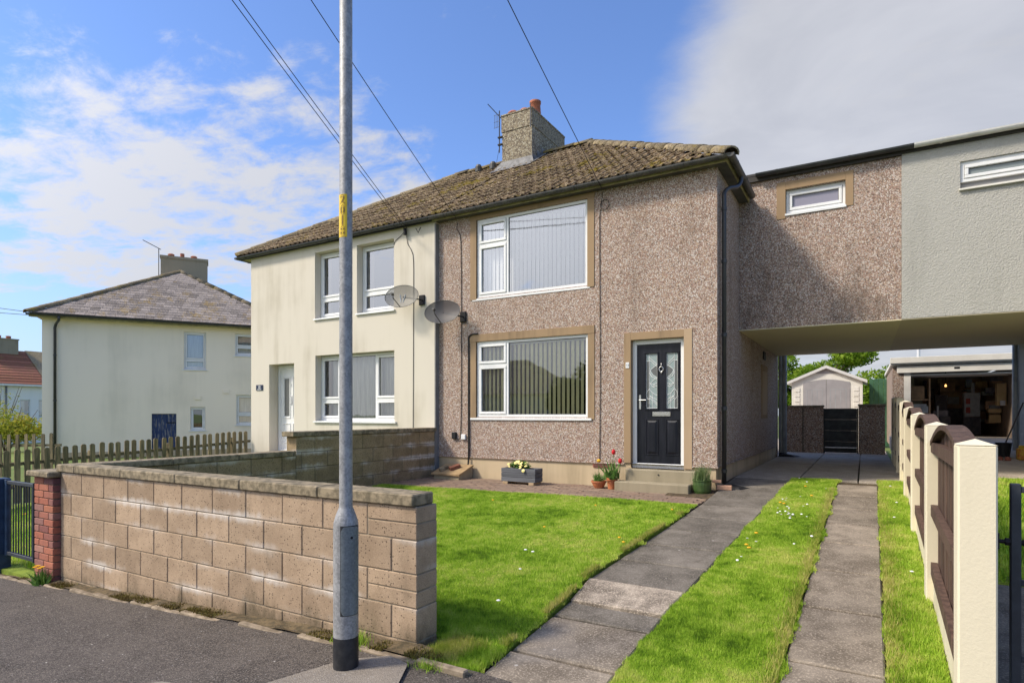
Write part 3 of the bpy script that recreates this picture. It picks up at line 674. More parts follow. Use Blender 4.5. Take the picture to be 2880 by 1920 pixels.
n2 = 9000; y2 = RNG.uniform(3.0, 10.0, n2); x2 = np.where(RNG.uniform(0, 1, n2) < .5, np.interp(y2, [2.6, 10.7], [-.445, -.36])-np.abs(RNG.normal(0, .05, n2)), np.interp(y2, [2.6, 10.7], [.10, .185])+np.abs(RNG.normal(0, .07, n2)))
V1, t1 = blades(len(xs), xs, ys, np.array([lawn(y) for y in ys]), .042, .006); V2, t2 = blades(n2, x2, y2, np.array([drive(y)+.015 for y in y2]), .045, .006)
tag(ob('edge_thatch', np_mesh('edge_thatch', np.concatenate([V1, V2]), np.arange(len(V1)+len(V2)), 3, np.concatenate([t1, t2])), 'grass_dry'), 'dry yellow grass along the cut edges of the lawns', 'grass', kind='stuff')
grass('neighbour_grass', 'green lawn behind the blue metal gate', 50000, lambda y: -13.1, lambda y: -7.62, 3.15, 9.4, nlawn, .07, .012, bias=1.0)
grass('far_lawn_grass', 'green lawn beyond the dark metal gate', 45000, lambda y: fenX(y)+.15, lambda y: 4.0, 6.2, 12.25, lambda y: drive(y)+.03, .05, .012, bias=1.0)
# moss and weeds along the wall foot
n = 9000; xs = RNG.uniform(-8.0, -2.3, n); ys = 2.93+np.abs(RNG.normal(0, .07, n)); k = (np.sin(xs*2.3+1)+np.sin(xs*5.1)+.5*np.sin(xs*13)) > .2; k &= ys < 3.09; xs, ys = xs[k], ys[k]
V, t = blades(len(xs), xs, ys, np.array([pav(x) for x in xs])+.005, .026, .012, .9)
tag(ob('wall_moss', np_mesh('wall_moss', V, np.arange(len(V)), 3, t), 'moss'), 'brown moss and litter along the foot of the block wall', 'moss', kind='stuff')
def tuft(name, label, cx, cy, cz, n, r, h, w, mat='grass', cat='weed'):
    xs = cx+RNG.normal(0, r, n); ys = cy+RNG.normal(0, r*.6, n); V, t = blades(n, xs, ys, np.full(n, cz), h, w, .8)
    return tag(ob(name, np_mesh(name, V, np.arange(len(V)), 3, t), mat), label, cat, kind='stuff')
tuft('grass_tuft', 'tuft of long grass behind the lamp post base', -2.98, 2.95, pav(-2.9), 350, .055, .09, .005)
tuft('grass_tuft', 'small grass tuft on the kerb right of the lamp post', -2.30, 2.90, pav(-2.3), 220, .05, .045, .005)
w_ = thing('dandelion_weed', 'dandelion weed with yellow flowers at the foot of the brick pier', 'weed', (-7.55, 2.98, pav(-7.5)))
xs = -7.52+RNG.normal(0, .05, 90); ys = 2.96+RNG.normal(0, .03, 90); V, t = blades(90, xs, ys, np.full(90, pav(-7.5)), .14, .03, .9); ob('leaves', np_mesh('leaves', V, np.arange(len(V)), 3, t), 'plant_leaf', w_)
for q in range(4): MB().lathe([(0, 0), (.022, .006), (.026, .014), (0, .012)], -7.60+.05*q, 2.94, pav(-7.5)+.16+.02*(q % 2), 8).build('flower', 'petal_gold', w_)
# daisies and dandelions in the turf
daisy = MB().lathe([(0, .012), (.008, .013), (.017, .008), (.014, .004), (0, 0)], n=8).mesh('daisy')
for (x, y, s) in [(-2.95, 5.3, 1), (-2.85, 5.27, 1), (-2.47, 4.0, 1), (-2.7, 4.75, .8)]:
    ob('daisy', daisy, 'petal_white', front_lawn, Matrix.Translation((x, y, lawn(y)+.035)) @ Matrix.Scale(s*1.05, 4))
vg = bpy.data.objects['verge']; fv = bpy.data.objects['fence_verge']
for q in range(34):
    if q < 16: x, y = random.gauss(-.80, .09), random.gauss(8.0, .16)
    else: y = random.uniform(5.2, 10.7); x = random.uniform(pathR(y)+.08, trkL(y)-.06)
    ob('daisy', daisy, 'petal_white', vg, Matrix.Translation((x, y, drive(y)+.05)) @ Matrix.Rotation(rad(random.uniform(-25, 25)), 4, 'X') @ Matrix.Scale(random.uniform(.6, .95), 4))
for (x, y) in [(.33, 10.3), (.36, 9.1), (.30, 8.2), (.35, 6.1)]: ob('daisy', daisy, 'petal_white', fv, Matrix.Translation((x, y, drive(y)+.05)))
dand = MB().lathe([(0, .016), (.012, .017), (.021, .010), (.017, .004), (0, 0)], n=8).mesh('dandelion')
for (x, y) in [(-.95, 8.6), (-.9, 8.55), (-1.0, 6.9), (-.75, 9.9), (-1.02, 6.4), (-.98, 6.3), (-.62, 9.2)]: ob('dandelion', dand, 'petal_gold', vg, Matrix.Translation((x, y, drive(y)+.05)) @ Matrix.Scale(1.0, 4))
for (x, y) in [(-3.1, 7.5), (-2.15, 5.95), (-2.25, 6.1), (-4.6, 7.3), (-2.1, 7.6), (-3.2, 6.2)]: ob('dandelion', dand, 'petal_gold', front_lawn, Matrix.Translation((x, y, lawn(y)+.035)) @ Matrix.Scale(.85, 4))
nl = bpy.data.objects['neighbour_lawn']
for q in range(22): ob('dandelion', dand, 'petal_gold', nl, Matrix.Translation((random.uniform(-11.8, -8.6), random.uniform(4.2, 5.6), nlawn(5)+.07)) @ Matrix.Scale(1.3, 4))

# ---------------------------------------------------------------- block walls, pier, gate
def block_wall(name, label, axis, a0, a1, f0, f1, ztop, courses, mod, ch, mat, core, flip=0, lintel=()):
    """running-bond wall along an axis: real blocks standing proud of recessed joints"""
    X = axis == 'x'
    t = thing(name, label, 'wall', ((a0+a1)/2, (f0+f1)/2, ztop-courses*ch) if X else ((f0+f1)/2, (a0+a1)/2, ztop-courses*ch))
    c = MB(); ins = .007
    if X: c.box(a0+ins, a1-ins, f0+ins, f1-ins, ztop-courses*ch, ztop-.002)
    else: c.box(f0+ins, f1-ins, a0+ins, a1-ins, ztop-courses*ch, ztop-.002)
    c.build('core', core, t); shared = {}
    for r in range(courses):
        z = ztop-(r+.5)*ch; a = a1-(mod*.5 if (r+flip) % 2 else 0); segs = []
        if (r+flip) % 2: segs.append((a, a1))
        while a > a0+.02:
            b = max(a-mod, a0)
            if b-a0 < .06: b = a0
            segs.append((b, a)); a = b
        for (p, q) in segs:
            L = round(q-p, 4); split = (X and r == 0 and q == a1) or (r, round(q, 2)) in lintel or (X and r == 2 and q == a1)
            for part in ((.25, .5), (-.25, .5)) if split else ((0, 1),):
                key = (L, part[1])
                if key not in shared:
                    hl = L/2-.004; hf = (f1-f0)/2; hz = ch*part[1]/2-.004
                    shared[key] = (MB().cbox(-hl, hl, -hf, hf, -hz, hz, .005) if X else MB().cbox(-hf, hf, -hl, hl, -hz, hz, .005)).mesh('block')
                ctr = ((p+q)/2, (f0+f1)/2) if X else ((f0+f1)/2, (p+q)/2)
                j = random.uniform(-.0015, .0015)
                ob('block', shared[key], mat, t, Matrix.Translation((ctr[0]+(0 if X else j), ctr[1]+(j if X else 0), z+part[0]*ch)) @ Matrix.Rotation(rad(random.uniform(-.25, .25)), 4, 'Z') @ Matrix.Rotation(rad(random.uniform(-.3, .3)), 4, 'Y' if X else 'X'))
    return t
fw = block_wall('garden_wall', 'low tan concrete block wall along the pavement behind the lamp post', 'x', -7.425, -2.545, 3.10, 3.32, .89, 6, .443, .225, 'block_tan', 'mortar', 0)
x = -2.56; i = 0
while x > -7.46:
    b = max(x-.905, -7.47); MB().cbox(b+.003, x-.003, 3.075, 3.30, .892, .972+random.uniform(-.002, .003), .008).build('coping_stone', 'coping', fw); x = b
sw = block_wall('garden_wall', 'brown block side wall stepping up from the pavement wall to the house', 'y', 3.325, 6.13, -7.57, -7.35, .885, 5, .51, .238, 'block_brown', 'mortar_dark', 1)
shared = {}
def raised(t):
    MB().box(-7.563, -7.357, 6.137, 9.55, -.1, 1.168).build('core', 'mortar_dark', t)
    for r in range(6):
        z = 1.17-(r+.5)*.238; a = 9.55-(.255 if r % 2 else 0); segs = [(a, 9.55)] if r % 2 else []
        while a > 6.15: b = max(a-.51, 6.13); segs.append((b, a)); a = b
        for (p, q) in segs:
            L = round(q-p, 3)
            if L < .03: continue
            if L not in shared: shared[L] = MB().cbox(-.11, .11, -L/2+.004, L/2-.004, -.115, .115, .005).mesh('block')
            ob('block', shared[L], 'block_brown', t, Matrix.Translation((-7.46+random.uniform(-.0015, .0015), (p+q)/2, z)))
raised(sw)
y = 3.36
while y < 6.1: q = min(y+.9, 6.11); MB().cbox(-7.585, -7.32, y+.003, q-.003, .888, .962, .008).build('coping_stone', 'coping', sw); y = q
y = 6.05
while y < 9.5: q = min(y+.9, 9.53); MB().cbox(-7.585, -7.32, y+.003, q-.003, 1.172, 1.247, .008).build('coping_stone', 'coping', sw); y = q
pier = thing('brick_pier', 'red brick gate pier with concrete cap at the end of the block wall', 'pier', (-7.64, 3.25, -.3))
MB().box(-7.845, -7.445, 3.045, 3.455, -.34, .80).build('core', 'mortar', pier)
bs = {}
def brick(L, D, x, y, z):
    if (L, D) not in bs: bs[(L, D)] = MB().cbox(-L/2, L/2, -D/2, D/2, -.0325, .0325, .004).mesh('brick')
    ob('brick', bs[(L, D)], 'brick_red', pier, Matrix.Translation((x, y, z)))
for r in range(15):
    z = .79-r*.075
    if r % 2: xs_ = [(-7.855, -7.753), (-7.743, -7.536), (-7.526, -7.43)]
    else: xs_ = [(-7.855, -7.648), (-7.638, -7.43)]
    for (p, q) in xs_: brick(round(q-p, 3), .1025, (p+q)/2, 3.03+.05125, z)
    for (p, q) in ([(3.143, 3.35), (3.36, 3.465)] if r % 2 else [(3.143, 3.245), (3.255, 3.465)]): brick(.1025, round(q-p, 3), -7.43-.05125, (p+q)/2, z)
    for (p, q) in ([(3.143, 3.35), (3.36, 3.465)] if r % 2 else [(3.143, 3.245), (3.255, 3.465)]): brick(.1025, round(q-p, 3), -7.855+.05125, (p+q)/2, z)
MB().cbox(-7.91, -7.40, 2.97, 3.52, .832, .895, .012).build('cap', 'coping', pier)
bg_ = thing('metal_gate', 'blue metal bar gate beside the red brick pier', 'gate', (-8.2, 3.05, -.35))
MB().cbox(-8.80, -8.62, 2.96, 3.10, -.42, .76, .008).build('post', 'blue_paint', bg_)
MB().cbox(-8.56, -7.885, 3.03, 3.07, .70, .74, .004).build('rail', 'charcoal_paint', bg_)
MB().cbox(-8.62, -7.885, 3.03, 3.07, -.12, -.08, .004).build('rail', 'charcoal_paint', bg_)
MB().cbox(-8.60, -8.55, 3.025, 3.075, -.13, .75, .004).build('stile', 'blue_paint', bg_)
MB().cbox(-7.895, -7.872, 3.025, 3.075, -.13, .75, .004).build('stile', 'charcoal_paint', bg_)
bar = MB().tube([(0, 0, -.08), (0, 0, .70)], .008, 8).mesh('bar')
for i in range(9): ob('bar', bar, 'charcoal_paint', bg_, Matrix.Translation((-8.50+i*.0675, 3.05, 0)))

# picket fences
def picket_fence(name, label, M, length, spacing, zf, h, group=None):
    global XF
    old = XF; XF = old @ M
    t = thing(name, label, 'fence', (length/2, 0, zf(length/2)))
    pk = MB(); w = .045; hh = h
    prof = [(-w, 0), (w, 0), (w, hh-.03)]+[(w*math.cos(a), hh-.03+w*.75*math.sin(a)) for a in np.linspace(.3, math.pi-.3, 6)]+[(-w, hh-.03)]
    pme = pk.prism(prof, -.011, .011, 'y').mesh('picket'); n = int(length/spacing)
    for i in range(n+1):
        x = i*spacing; ob('picket', pme, 'picket_wood', t, Matrix.Translation((x, -.035, zf(x)+random.uniform(-.012, .012))) @ Matrix.Rotation(rad(random.uniform(-1.3, 1.3)), 4, 'Y'))
    for q, zr in enumerate((.28, .70)):
        r = MB(); xs_ = np.linspace(-.1, length+.05, 6); 
        for a, b in zip(xs_[:-1], xs_[1:]):
            z0, z1 = zf(a)+zr*h, zf(b)+zr*h
            r.add([(a, -.02, z0), (b, -.02, z1), (b, .015, z1), (a, .015, z0), (a, -.02, z0+.06), (b, -.02, z1+.06), (b, .015, z1+.06), (a, .015, z0+.06)], [(0,3,2,1),(4,5,6,7),(0,1,5,4),(1,2,6,5),(2,3,7,6),(3,0,4,7)])
        r.build('rail', 'picket_wood', t)
    for x in np.arange(.3, length, 1.55):
        MB().cbox(x-.04, x+.04, .016, .096, zf(x)-.2, zf(x)+h*.86, .008).build('post', 'picket_wood', t)
    XF = old; return t
Mf = Matrix.Translation((-13.2, 4.2, 0)) @ Matrix.Rotation(rad(90), 4, 'Z')
picket_fence('picket_fence', 'weathered brown picket fence running back to the cream house', Mf, 5.35, .1545, lambda s: -.13+.05*s, .97)
Mf2 = Matrix.Translation((-23.5, 4.9, -.1)) @ Matrix.Rotation(rad(24), 4, 'Z')
picket_fence('picket_fence', 'farther picket fence behind the leftmost pickets, in front of the bush', Mf2, 6.2, .24, lambda s: -.1+.02*s, 1.1)
# ---------------------------------------------------------------- house helpers
def wall_y(mb, X0, X1, Z0, Z1, Yf, th, ops=()):
    """wall facing -Y with rectangular openings (x0,x1,z0,z1) and their reveals"""
    xs = sorted({X0, X1, *[o[0] for o in ops], *[o[1] for o in ops]}); zs = sorted({Z0, Z1, *[o[2] for o in ops], *[o[3] for o in ops]})
    inside = lambda x, z: any(o[0] < x < o[1] and o[2] < z < o[3] for o in ops)
    for Y in (Yf, Yf+th):
        for i in range(len(xs)-1):
            for j in range(len(zs)-1):
                if not inside((xs[i]+xs[i+1])/2, (zs[j]+zs[j+1])/2):
                    mb.quad((xs[i], Y, zs[j]), (xs[i+1], Y, zs[j]), (xs[i+1], Y, zs[j+1]), (xs[i], Y, zs[j+1]))
    for (a, b, c, d) in list(ops)+[(X0, X1, Z0, Z1)]:
        Y0, Y1 = Yf, Yf+th
        mb.quad((a, Y0, c), (a, Y1, c), (a, Y1, d), (a, Y0, d)); mb.quad((b, Y0, c), (b, Y1, c), (b, Y1, d), (b, Y0, d))
        mb.quad((a, Y0, c), (b, Y0, c), (b, Y1, c), (a, Y1, c)); mb.quad((a, Y0, d), (b, Y0, d), (b, Y1, d), (a, Y1, d))
    return mb
def window(parent, x0, x1, z0, z1, Y, cells, mat='upvc', glassm='glass', sill=None, fw=.05, label=None):
    """cells: (x0,x1,z0,z1,sash?) in fractions of the frame; frame, sashes, gaskets and panes are real"""
    f = MB(); W, H = x1-x0, z1-z0
    f.cbox(x0, x1, Y, Y+.07, z0, z0+fw, .004).cbox(x0, x1, Y, Y+.07, z1-fw, z1, .004).cbox(x0, x0+fw, Y+.0012, Y+.07, z0+fw, z1-fw, .004).cbox(x1-fw, x1, Y+.0012, Y+.07, z0+fw, z1-fw, .004)
    root = f.build('window', mat, parent, label=label)
    for (a, b, c, d, sash) in cells:
        cx0, cx1, cz0, cz1 = x0+fw+a*(W-2*fw), x0+fw+b*(W-2*fw), z0+fw+c*(H-2*fw), z0+fw+d*(H-2*fw)
        if b < .999: MB().cbox(cx1-.022, cx1+.022, Y+.002, Y+.068, cz0, cz1, .004).build('mullion', mat, root); 
        if d < .999: MB().cbox(cx0+(.022 if a > 0 else 0), cx1-(.022 if b < .999 else 0), Y+.003, Y+.067, cz1-.022, cz1+.022, .004).build('transom', mat, root)
        i = .022; px0 = cx0+(i if a > 0 else 0); px1 = cx1-(i if b < .999 else 0); pz0 = cz0+(i if c > 0 else 0); pz1 = cz1-(i if d < .999 else 0)
        if sash:
            s = .055; q = MB(); e = .004
            q.cbox(px0+e, px1-e, Y-.012, Y+.05, pz0+e, pz0+s, .007).cbox(px0+e, px1-e, Y-.012, Y+.05, pz1-s, pz1-e, .007).cbox(px0+e, px0+s, Y-.0108, Y+.05, pz0+s, pz1-s, .007).cbox(px1-s, px1-e, Y-.0108, Y+.05, pz0+s, pz1-s, .007)
            q.build('sash', mat, root); g = s
        else: g = .0
        k = MB(); t = .008; gy = Y+.022
        for (u0, u1, w0, w1) in ((px0+g, px1-g, pz0+g, pz0+g+t), (px0+g, px1-g, pz1-g-t, pz1-g), (px0+g, px0+g+t, pz0+g+t, pz1-g-t), (px1-g-t, px1-g, pz0+g+t, pz1-g-t)): k.box(u0, u1, gy, gy+.012, w0, w1)
        k.build('gasket', 'gasket', root)
        MB().quad((px0+g-.004, gy+.006, pz0+g-.004), (px1-g+.004, gy+.006, pz0+g-.004), (px1-g+.004, gy+.006, pz1-g+.004), (px0+g-.004, gy+.006, pz1-g+.004)).build('pane', glassm, root)
    if sill:
        sx0, sx1, proj = sill
        MB().prism([(Y-proj, z0-.052), (Y-proj, z0-.018), (Y+.02, z0-.001), (Y+.06, z0-.001), (Y+.06, z0-.052)], sx0, sx1, 'x').build('sill', mat, root)
    return root
# double-roman roof tile: x across, y up the slope, z off the roof
PX = [0, .085, .102, .122, .142, .158, .235, .252, .272, .290, .300]; PZ = [0, 0, .020, .030, .020, 0, 0, .020, .030, .020, .004]
def tile_mesh():
    V = [(x-.15, 0, z+.026) for x, z in zip(PX, PZ)]+[(x-.15, .40, z) for x, z in zip(PX, PZ)]+[(x-.15, .002, z+.008) for x, z in zip(PX, PZ)]
    n = len(PX); F = [(i, i+1, n+i+1, n+i) for i in range(n-1)]+[(i, 2*n+i, 2*n+i+1, i+1) for i in range(n-1)]
    me = MB().add(V, F).mesh('roof_tile'); me.polygons.foreach_set('use_smooth', [i < n-1 for i in range(len(me.polygons))]); return me
TILE = tile_mesh()
EY, EZ, RY = 9.385, 5.405, 13.25; PITCH = math.atan2(7.93-EZ, RY-EY); SL = (RY-EY)/math.cos(PITCH)
def roof_tiles(parent, lo, hi):
    """lo(y), hi(y): x limits of the slope"""
    M0 = Matrix.Rotation(PITCH, 4, 'X'); rows = int(SL/.335)+1
    for r in range(rows):
        s = r*.335; yy = EY+(s+.17)*math.cos(PITCH); a, b = lo(yy), hi(yy)
        if s > SL-.12: break
        x = b-.15; k = 0
        ph = .15*(r % 2)
        xs_ = []
        x = math.floor(a/.3)*.3-.3+ph
        while x < b+.3:
            if x-.15 >= a-.16 and x+.15 <= b+.16: xs_.append(min(max(x, a+.15), b-.15))
            x += .3
        for j, x in enumerate(xs_):
            p = Vector((x, EY+s*math.cos(PITCH), EZ+s*math.sin(PITCH)+random.uniform(-.004, .006)+(.006 if j in (0, len(xs_)-1) else 0)))
            ob('roof_tile', TILE, 'roof_tile', parent, Matrix.Translation(p) @ M0 @ Matrix.Rotation(rad(random.uniform(-.9, .9)), 4, 'Z') @ Matrix.Rotation(rad(random.uniform(-.8, .8)), 4, 'Y'))
def cap_line(parent, p, q, n, r=.11, mat='ridge_tile', name='ridge_tile'):
    p, q = Vector(p), Vector(q); d = (q-p); L = d.length/n; d.normalize()
    V = MB(); 
    prof = [(r*math.cos(a), r*math.sin(a)*.75) for a in np.linspace(rad(-8), rad(188), 8)]
    pv = [(0-.0, x, z) for x, z in prof]; m = MB()
    Vv = [(0, x, z+.012) for x, z in prof]+[(L*1.05, x*.93, z) for x, z in prof]+[(0, x*.86, z*.86) for x, z in prof]; nn = len(prof)
    m.add(Vv, [(i, i+1, nn+i+1, nn+i) for i in range(nn-1)]+[(i, 2*nn+i, 2*nn+i+1, i+1) for i in range(nn-1)])
    me = m.mesh(name); me.polygons.foreach_set('use_smooth', [True]*len(me.polygons))
    up = Vector((0, 0, 1)); yv = up.cross(d).normalized(); zv = d.cross(yv)
    R = Matrix((d, yv, zv)).transposed().to_4x4()
    for i in range(n): ob(name, me, mat, parent, Matrix.Translation(p+d*L*i+zv*random.uniform(-.006, .006)) @ R)
def gutter(parent, pts_a, pts_b, mat, r=.057, name='gutter', brackets=1.0, drop=None):
    a, b = Vector(pts_a), Vector(pts_b); d = (b-a).normalized(); side = Vector((0, 0, 1)).cross(d); L = (b-a).length
    m = MB(); V = []; F = []; n = 8
    for (P, rr) in ((a, r), (b, r), (b, r-.006), (a, r-.006)):
        for i in range(n+1):
            th = math.pi+math.pi*i/n; V.append(P+side*(rr*math.cos(th))+Vector((0, 0, rr*math.sin(th)*1.0)))
    k = n+1
    for q in range(3):
        for i in range(n): F.append((q*k+i, q*k+i+1, (q+1)*k+i+1, (q+1)*k+i))
    F += [tuple(range(k)), tuple(range(k, 2*k))]
    o = m.add(V, F).build(name, mat, parent, smooth=False)
    if brackets:
        s = .35
        while s < L-.1:
            P = a+d*s; bm_ = MB(); V = []
            for off in (-.016, .016):
                for i in range(n+1): th = math.pi+math.pi*i/n; V.append(P+d*off+side*((r+.007)*math.cos(th))+Vector((0, 0, (r+.007)*math.sin(th))))
            bm_.add(V, [(i, i+1, k+i+1, k+i) for i in range(n)]); bm_.build('bracket', mat, o); s += brackets
    return o
def downpipe(parent, pts, r, mat, clips=(), name='downpipe'):
    p = MB().tube(pts, r, 12).build(name, mat, parent, smooth=True)
    for (x, y, z) in clips: MB().lathe([(r+.001, -.03), (r+.009, -.026), (r+.009, .026), (r+.001, .03)], x, y, z, 12).build('clip', mat, p)
    return p
def sm(pts, n=6):
    """smooth polyline through points (Catmull-Rom)"""
    P = [Vector(p) for p in pts]; P = [P[0]*2-P[1]]+P+[P[-1]*2-P[-2]]; out = []
    for i in range(1, len(P)-2):
        for k in range(n):
            t = k/n; a, b, c, d = P[i-1], P[i], P[i+1], P[i+2]
            out.append(.5*((2*b)+(c-a)*t+(2*a-5*b+4*c-d)*t*t+(3*b-a-3*c+d)*t**3))
    out.append(P[-2]); return out

# ---------------------------------------------------------------- pebbledashed house
H = thing('semi_detached_house', 'pebbledashed house with a black front door and tan stone window surrounds', 'house', (-4.6, 13.2, .28))
Y0 = 9.6; XL, XR = -7.375, -1.957; YB = 16.95
UW = (-6.42, -4.12, 3.735, 5.23); LW = (-6.425, -4.11, 1.455, 2.895); DO = (-3.34, -2.465, .62, 2.735)
MB_ = wall_y(MB(), XL, XR, .69, 5.36, Y0, .28, (UW, LW, (DO[0], DO[1], .69, DO[3]))); MB_.build('front_wall', 'pebbledash', H)
sw_ = MB()
sw_.quad((XR, Y0+.28, .70), (XR, YB, .70), (XR, YB, 5.36), (XR, Y0+.28, 5.36)); sw_.quad((XR-.28, Y0+.28, .70), (XR-.28, YB, .70), (XR-.28, YB, 5.30), (XR-.28, Y0+.28, 5.30))
sw_.build('side_wall', 'pebbledash', H)
MB().box(XL, XR, YB, YB+.25, .3, 5.30).build('rear_wall', 'pebbledash', H)
MB().box(XL-.1, XL+.02, Y0+.02, YB, .2, 5.28).build('party_wall', 'room_dark', H)
# plinth, set back under the drip
pl = wall_y(MB(), XL+.002, XR-.02, .1, .69, Y0+.018, .25, ((DO[0], DO[1], .45, .689),)); pl.quad((XR-.018, Y0+.02, .1), (XR-.018, YB, .1), (XR-.018, YB, .70), (XR-.018, Y0+.02, .70)); pl.build('plinth', 'plinth', H)
dr = MB().prism([(Y0-.012, .672), (Y0-.012, .688), (Y0+.02, .70), (Y0+.02, .672)], XL, -3.46, 'x').prism([(Y0-.012, .672), (Y0-.012, .688), (Y0+.02, .70), (Y0+.02, .672)], -2.34, XR+.012, 'x')
dr.prism([(XR+.012, .672), (XR+.012, .688), (XR-.02, .70), (XR-.02, .672)], Y0+.02, YB, 'y'); dr.build('drip_bead', 'pebbledash', H)
# stone bands round the openings
def band(x0, x1, z0, z1, mat='stone_band', proud=.012, Y=Y0, par=None): MB().cbox(x0, x1, Y-proud, Y+.02, z0, z1, .003).build('stone_band', mat, par or H)
band(-6.575, -3.985, 5.232, 5.323, proud=.010); band(-6.56, UW[0], 3.70, 5.231); band(UW[1], -3.99, 3.70, 5.231)
band(-6.575, -3.985, 2.897, 3.04, proud=.016); band(-6.56, LW[0], 1.42, 2.896); band(LW[1], -3.985, 1.42, 2.896)
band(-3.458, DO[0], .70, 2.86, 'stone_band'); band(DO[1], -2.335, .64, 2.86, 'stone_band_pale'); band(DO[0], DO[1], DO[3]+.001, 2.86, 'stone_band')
cells = ((0, .285, .60, 1, True), (0, .285, 0, .60, True), (.285, 1, 0, 1, False))
cU = ((0, .285, .685, 1, True), (0, .285, 0, .685, True), (.285, 1, 0, 1, False))
wu = window(H, *UW, Y0+.025, cU, glassm='glass_sky', sill=(-6.515, -4.075, .035))
wl = window(H, *LW, Y0+.025, ((0, .285, .70, 1, True), (0, .285, 0, .70, True), (.285, 1, 0, 1, False)), glassm='glass', sill=(-6.55, -4.04, .05))
# vertical blinds
def blinds(win, x0, x1, z0, z1, Y, pitch, w, ang, mat):
    me = MB().box(-w/2, w/2, -.0008, .0008, z0, z1).mesh('blind_slat'); x = x0+pitch/2
    while x < x1:
        ob('blind_slat', me, mat, win, Matrix.Translation((x, Y, 0)) @ Matrix.Rotation(rad(ang+random.uniform(-4, 4)), 4, 'Z')); x += pitch
    MB().box(x0, x1, Y-.02, Y+.02, z1, z1+.04).build('blind_rail', 'upvc', win)
blinds(wu, -6.36, -4.18, 3.79, 5.15, Y0+.17, .087, .085, -14, 'blind_pale')
blinds(wl, -6.36, -4.17, 1.50, 2.82, Y0+.17, .092, .082, -25, 'blind_fabric')
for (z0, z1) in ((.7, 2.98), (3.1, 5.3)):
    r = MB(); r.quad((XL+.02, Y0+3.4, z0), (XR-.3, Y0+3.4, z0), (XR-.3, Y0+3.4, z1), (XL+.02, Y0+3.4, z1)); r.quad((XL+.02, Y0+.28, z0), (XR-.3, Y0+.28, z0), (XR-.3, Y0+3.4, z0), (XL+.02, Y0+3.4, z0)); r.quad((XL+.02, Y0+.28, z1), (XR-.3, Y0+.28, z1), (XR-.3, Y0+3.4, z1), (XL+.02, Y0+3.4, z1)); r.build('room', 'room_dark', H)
# front door
Yd = Y0+.10
fr = MB().cbox(DO[0], DO[0]+.072, Yd-.015, Yd+.055, .70, DO[3], .005).cbox(DO[1]-.072, DO[1], Yd-.015, Yd+.055, .70, DO[3], .005).cbox(DO[0]+.072, DO[1]-.072, Yd-.014, Yd+.055, DO[3]-.072, DO[3], .005).cbox(DO[0], DO[1], Yd-.04, Yd+.05, .622, .70, .008)
fr.build('door_frame', 'upvc', H)
rv = MB().quad((DO[0]+.0015, Y0-.01, .63), (DO[0]+.0015, Yd, .63), (DO[0]+.0015, Yd, DO[3]), (DO[0]+.0015, Y0-.01, DO[3])); rv.build('door_reveal', 'stone_band', H)
dx0, dx1, dz0, dz1 = DO[0]+.075, DO[1]-.070, .705, DO[3]-.075
gl = ((-3.115, -2.925, 1.60, 2.505), (-2.775, -2.590, 1.60, 2.505))
door = wall_y(MB(), dx0, dx1, dz0, dz1, Yd, .045, gl).build('door', 'door_paint', H, label='black front door with two leaded glass panels')
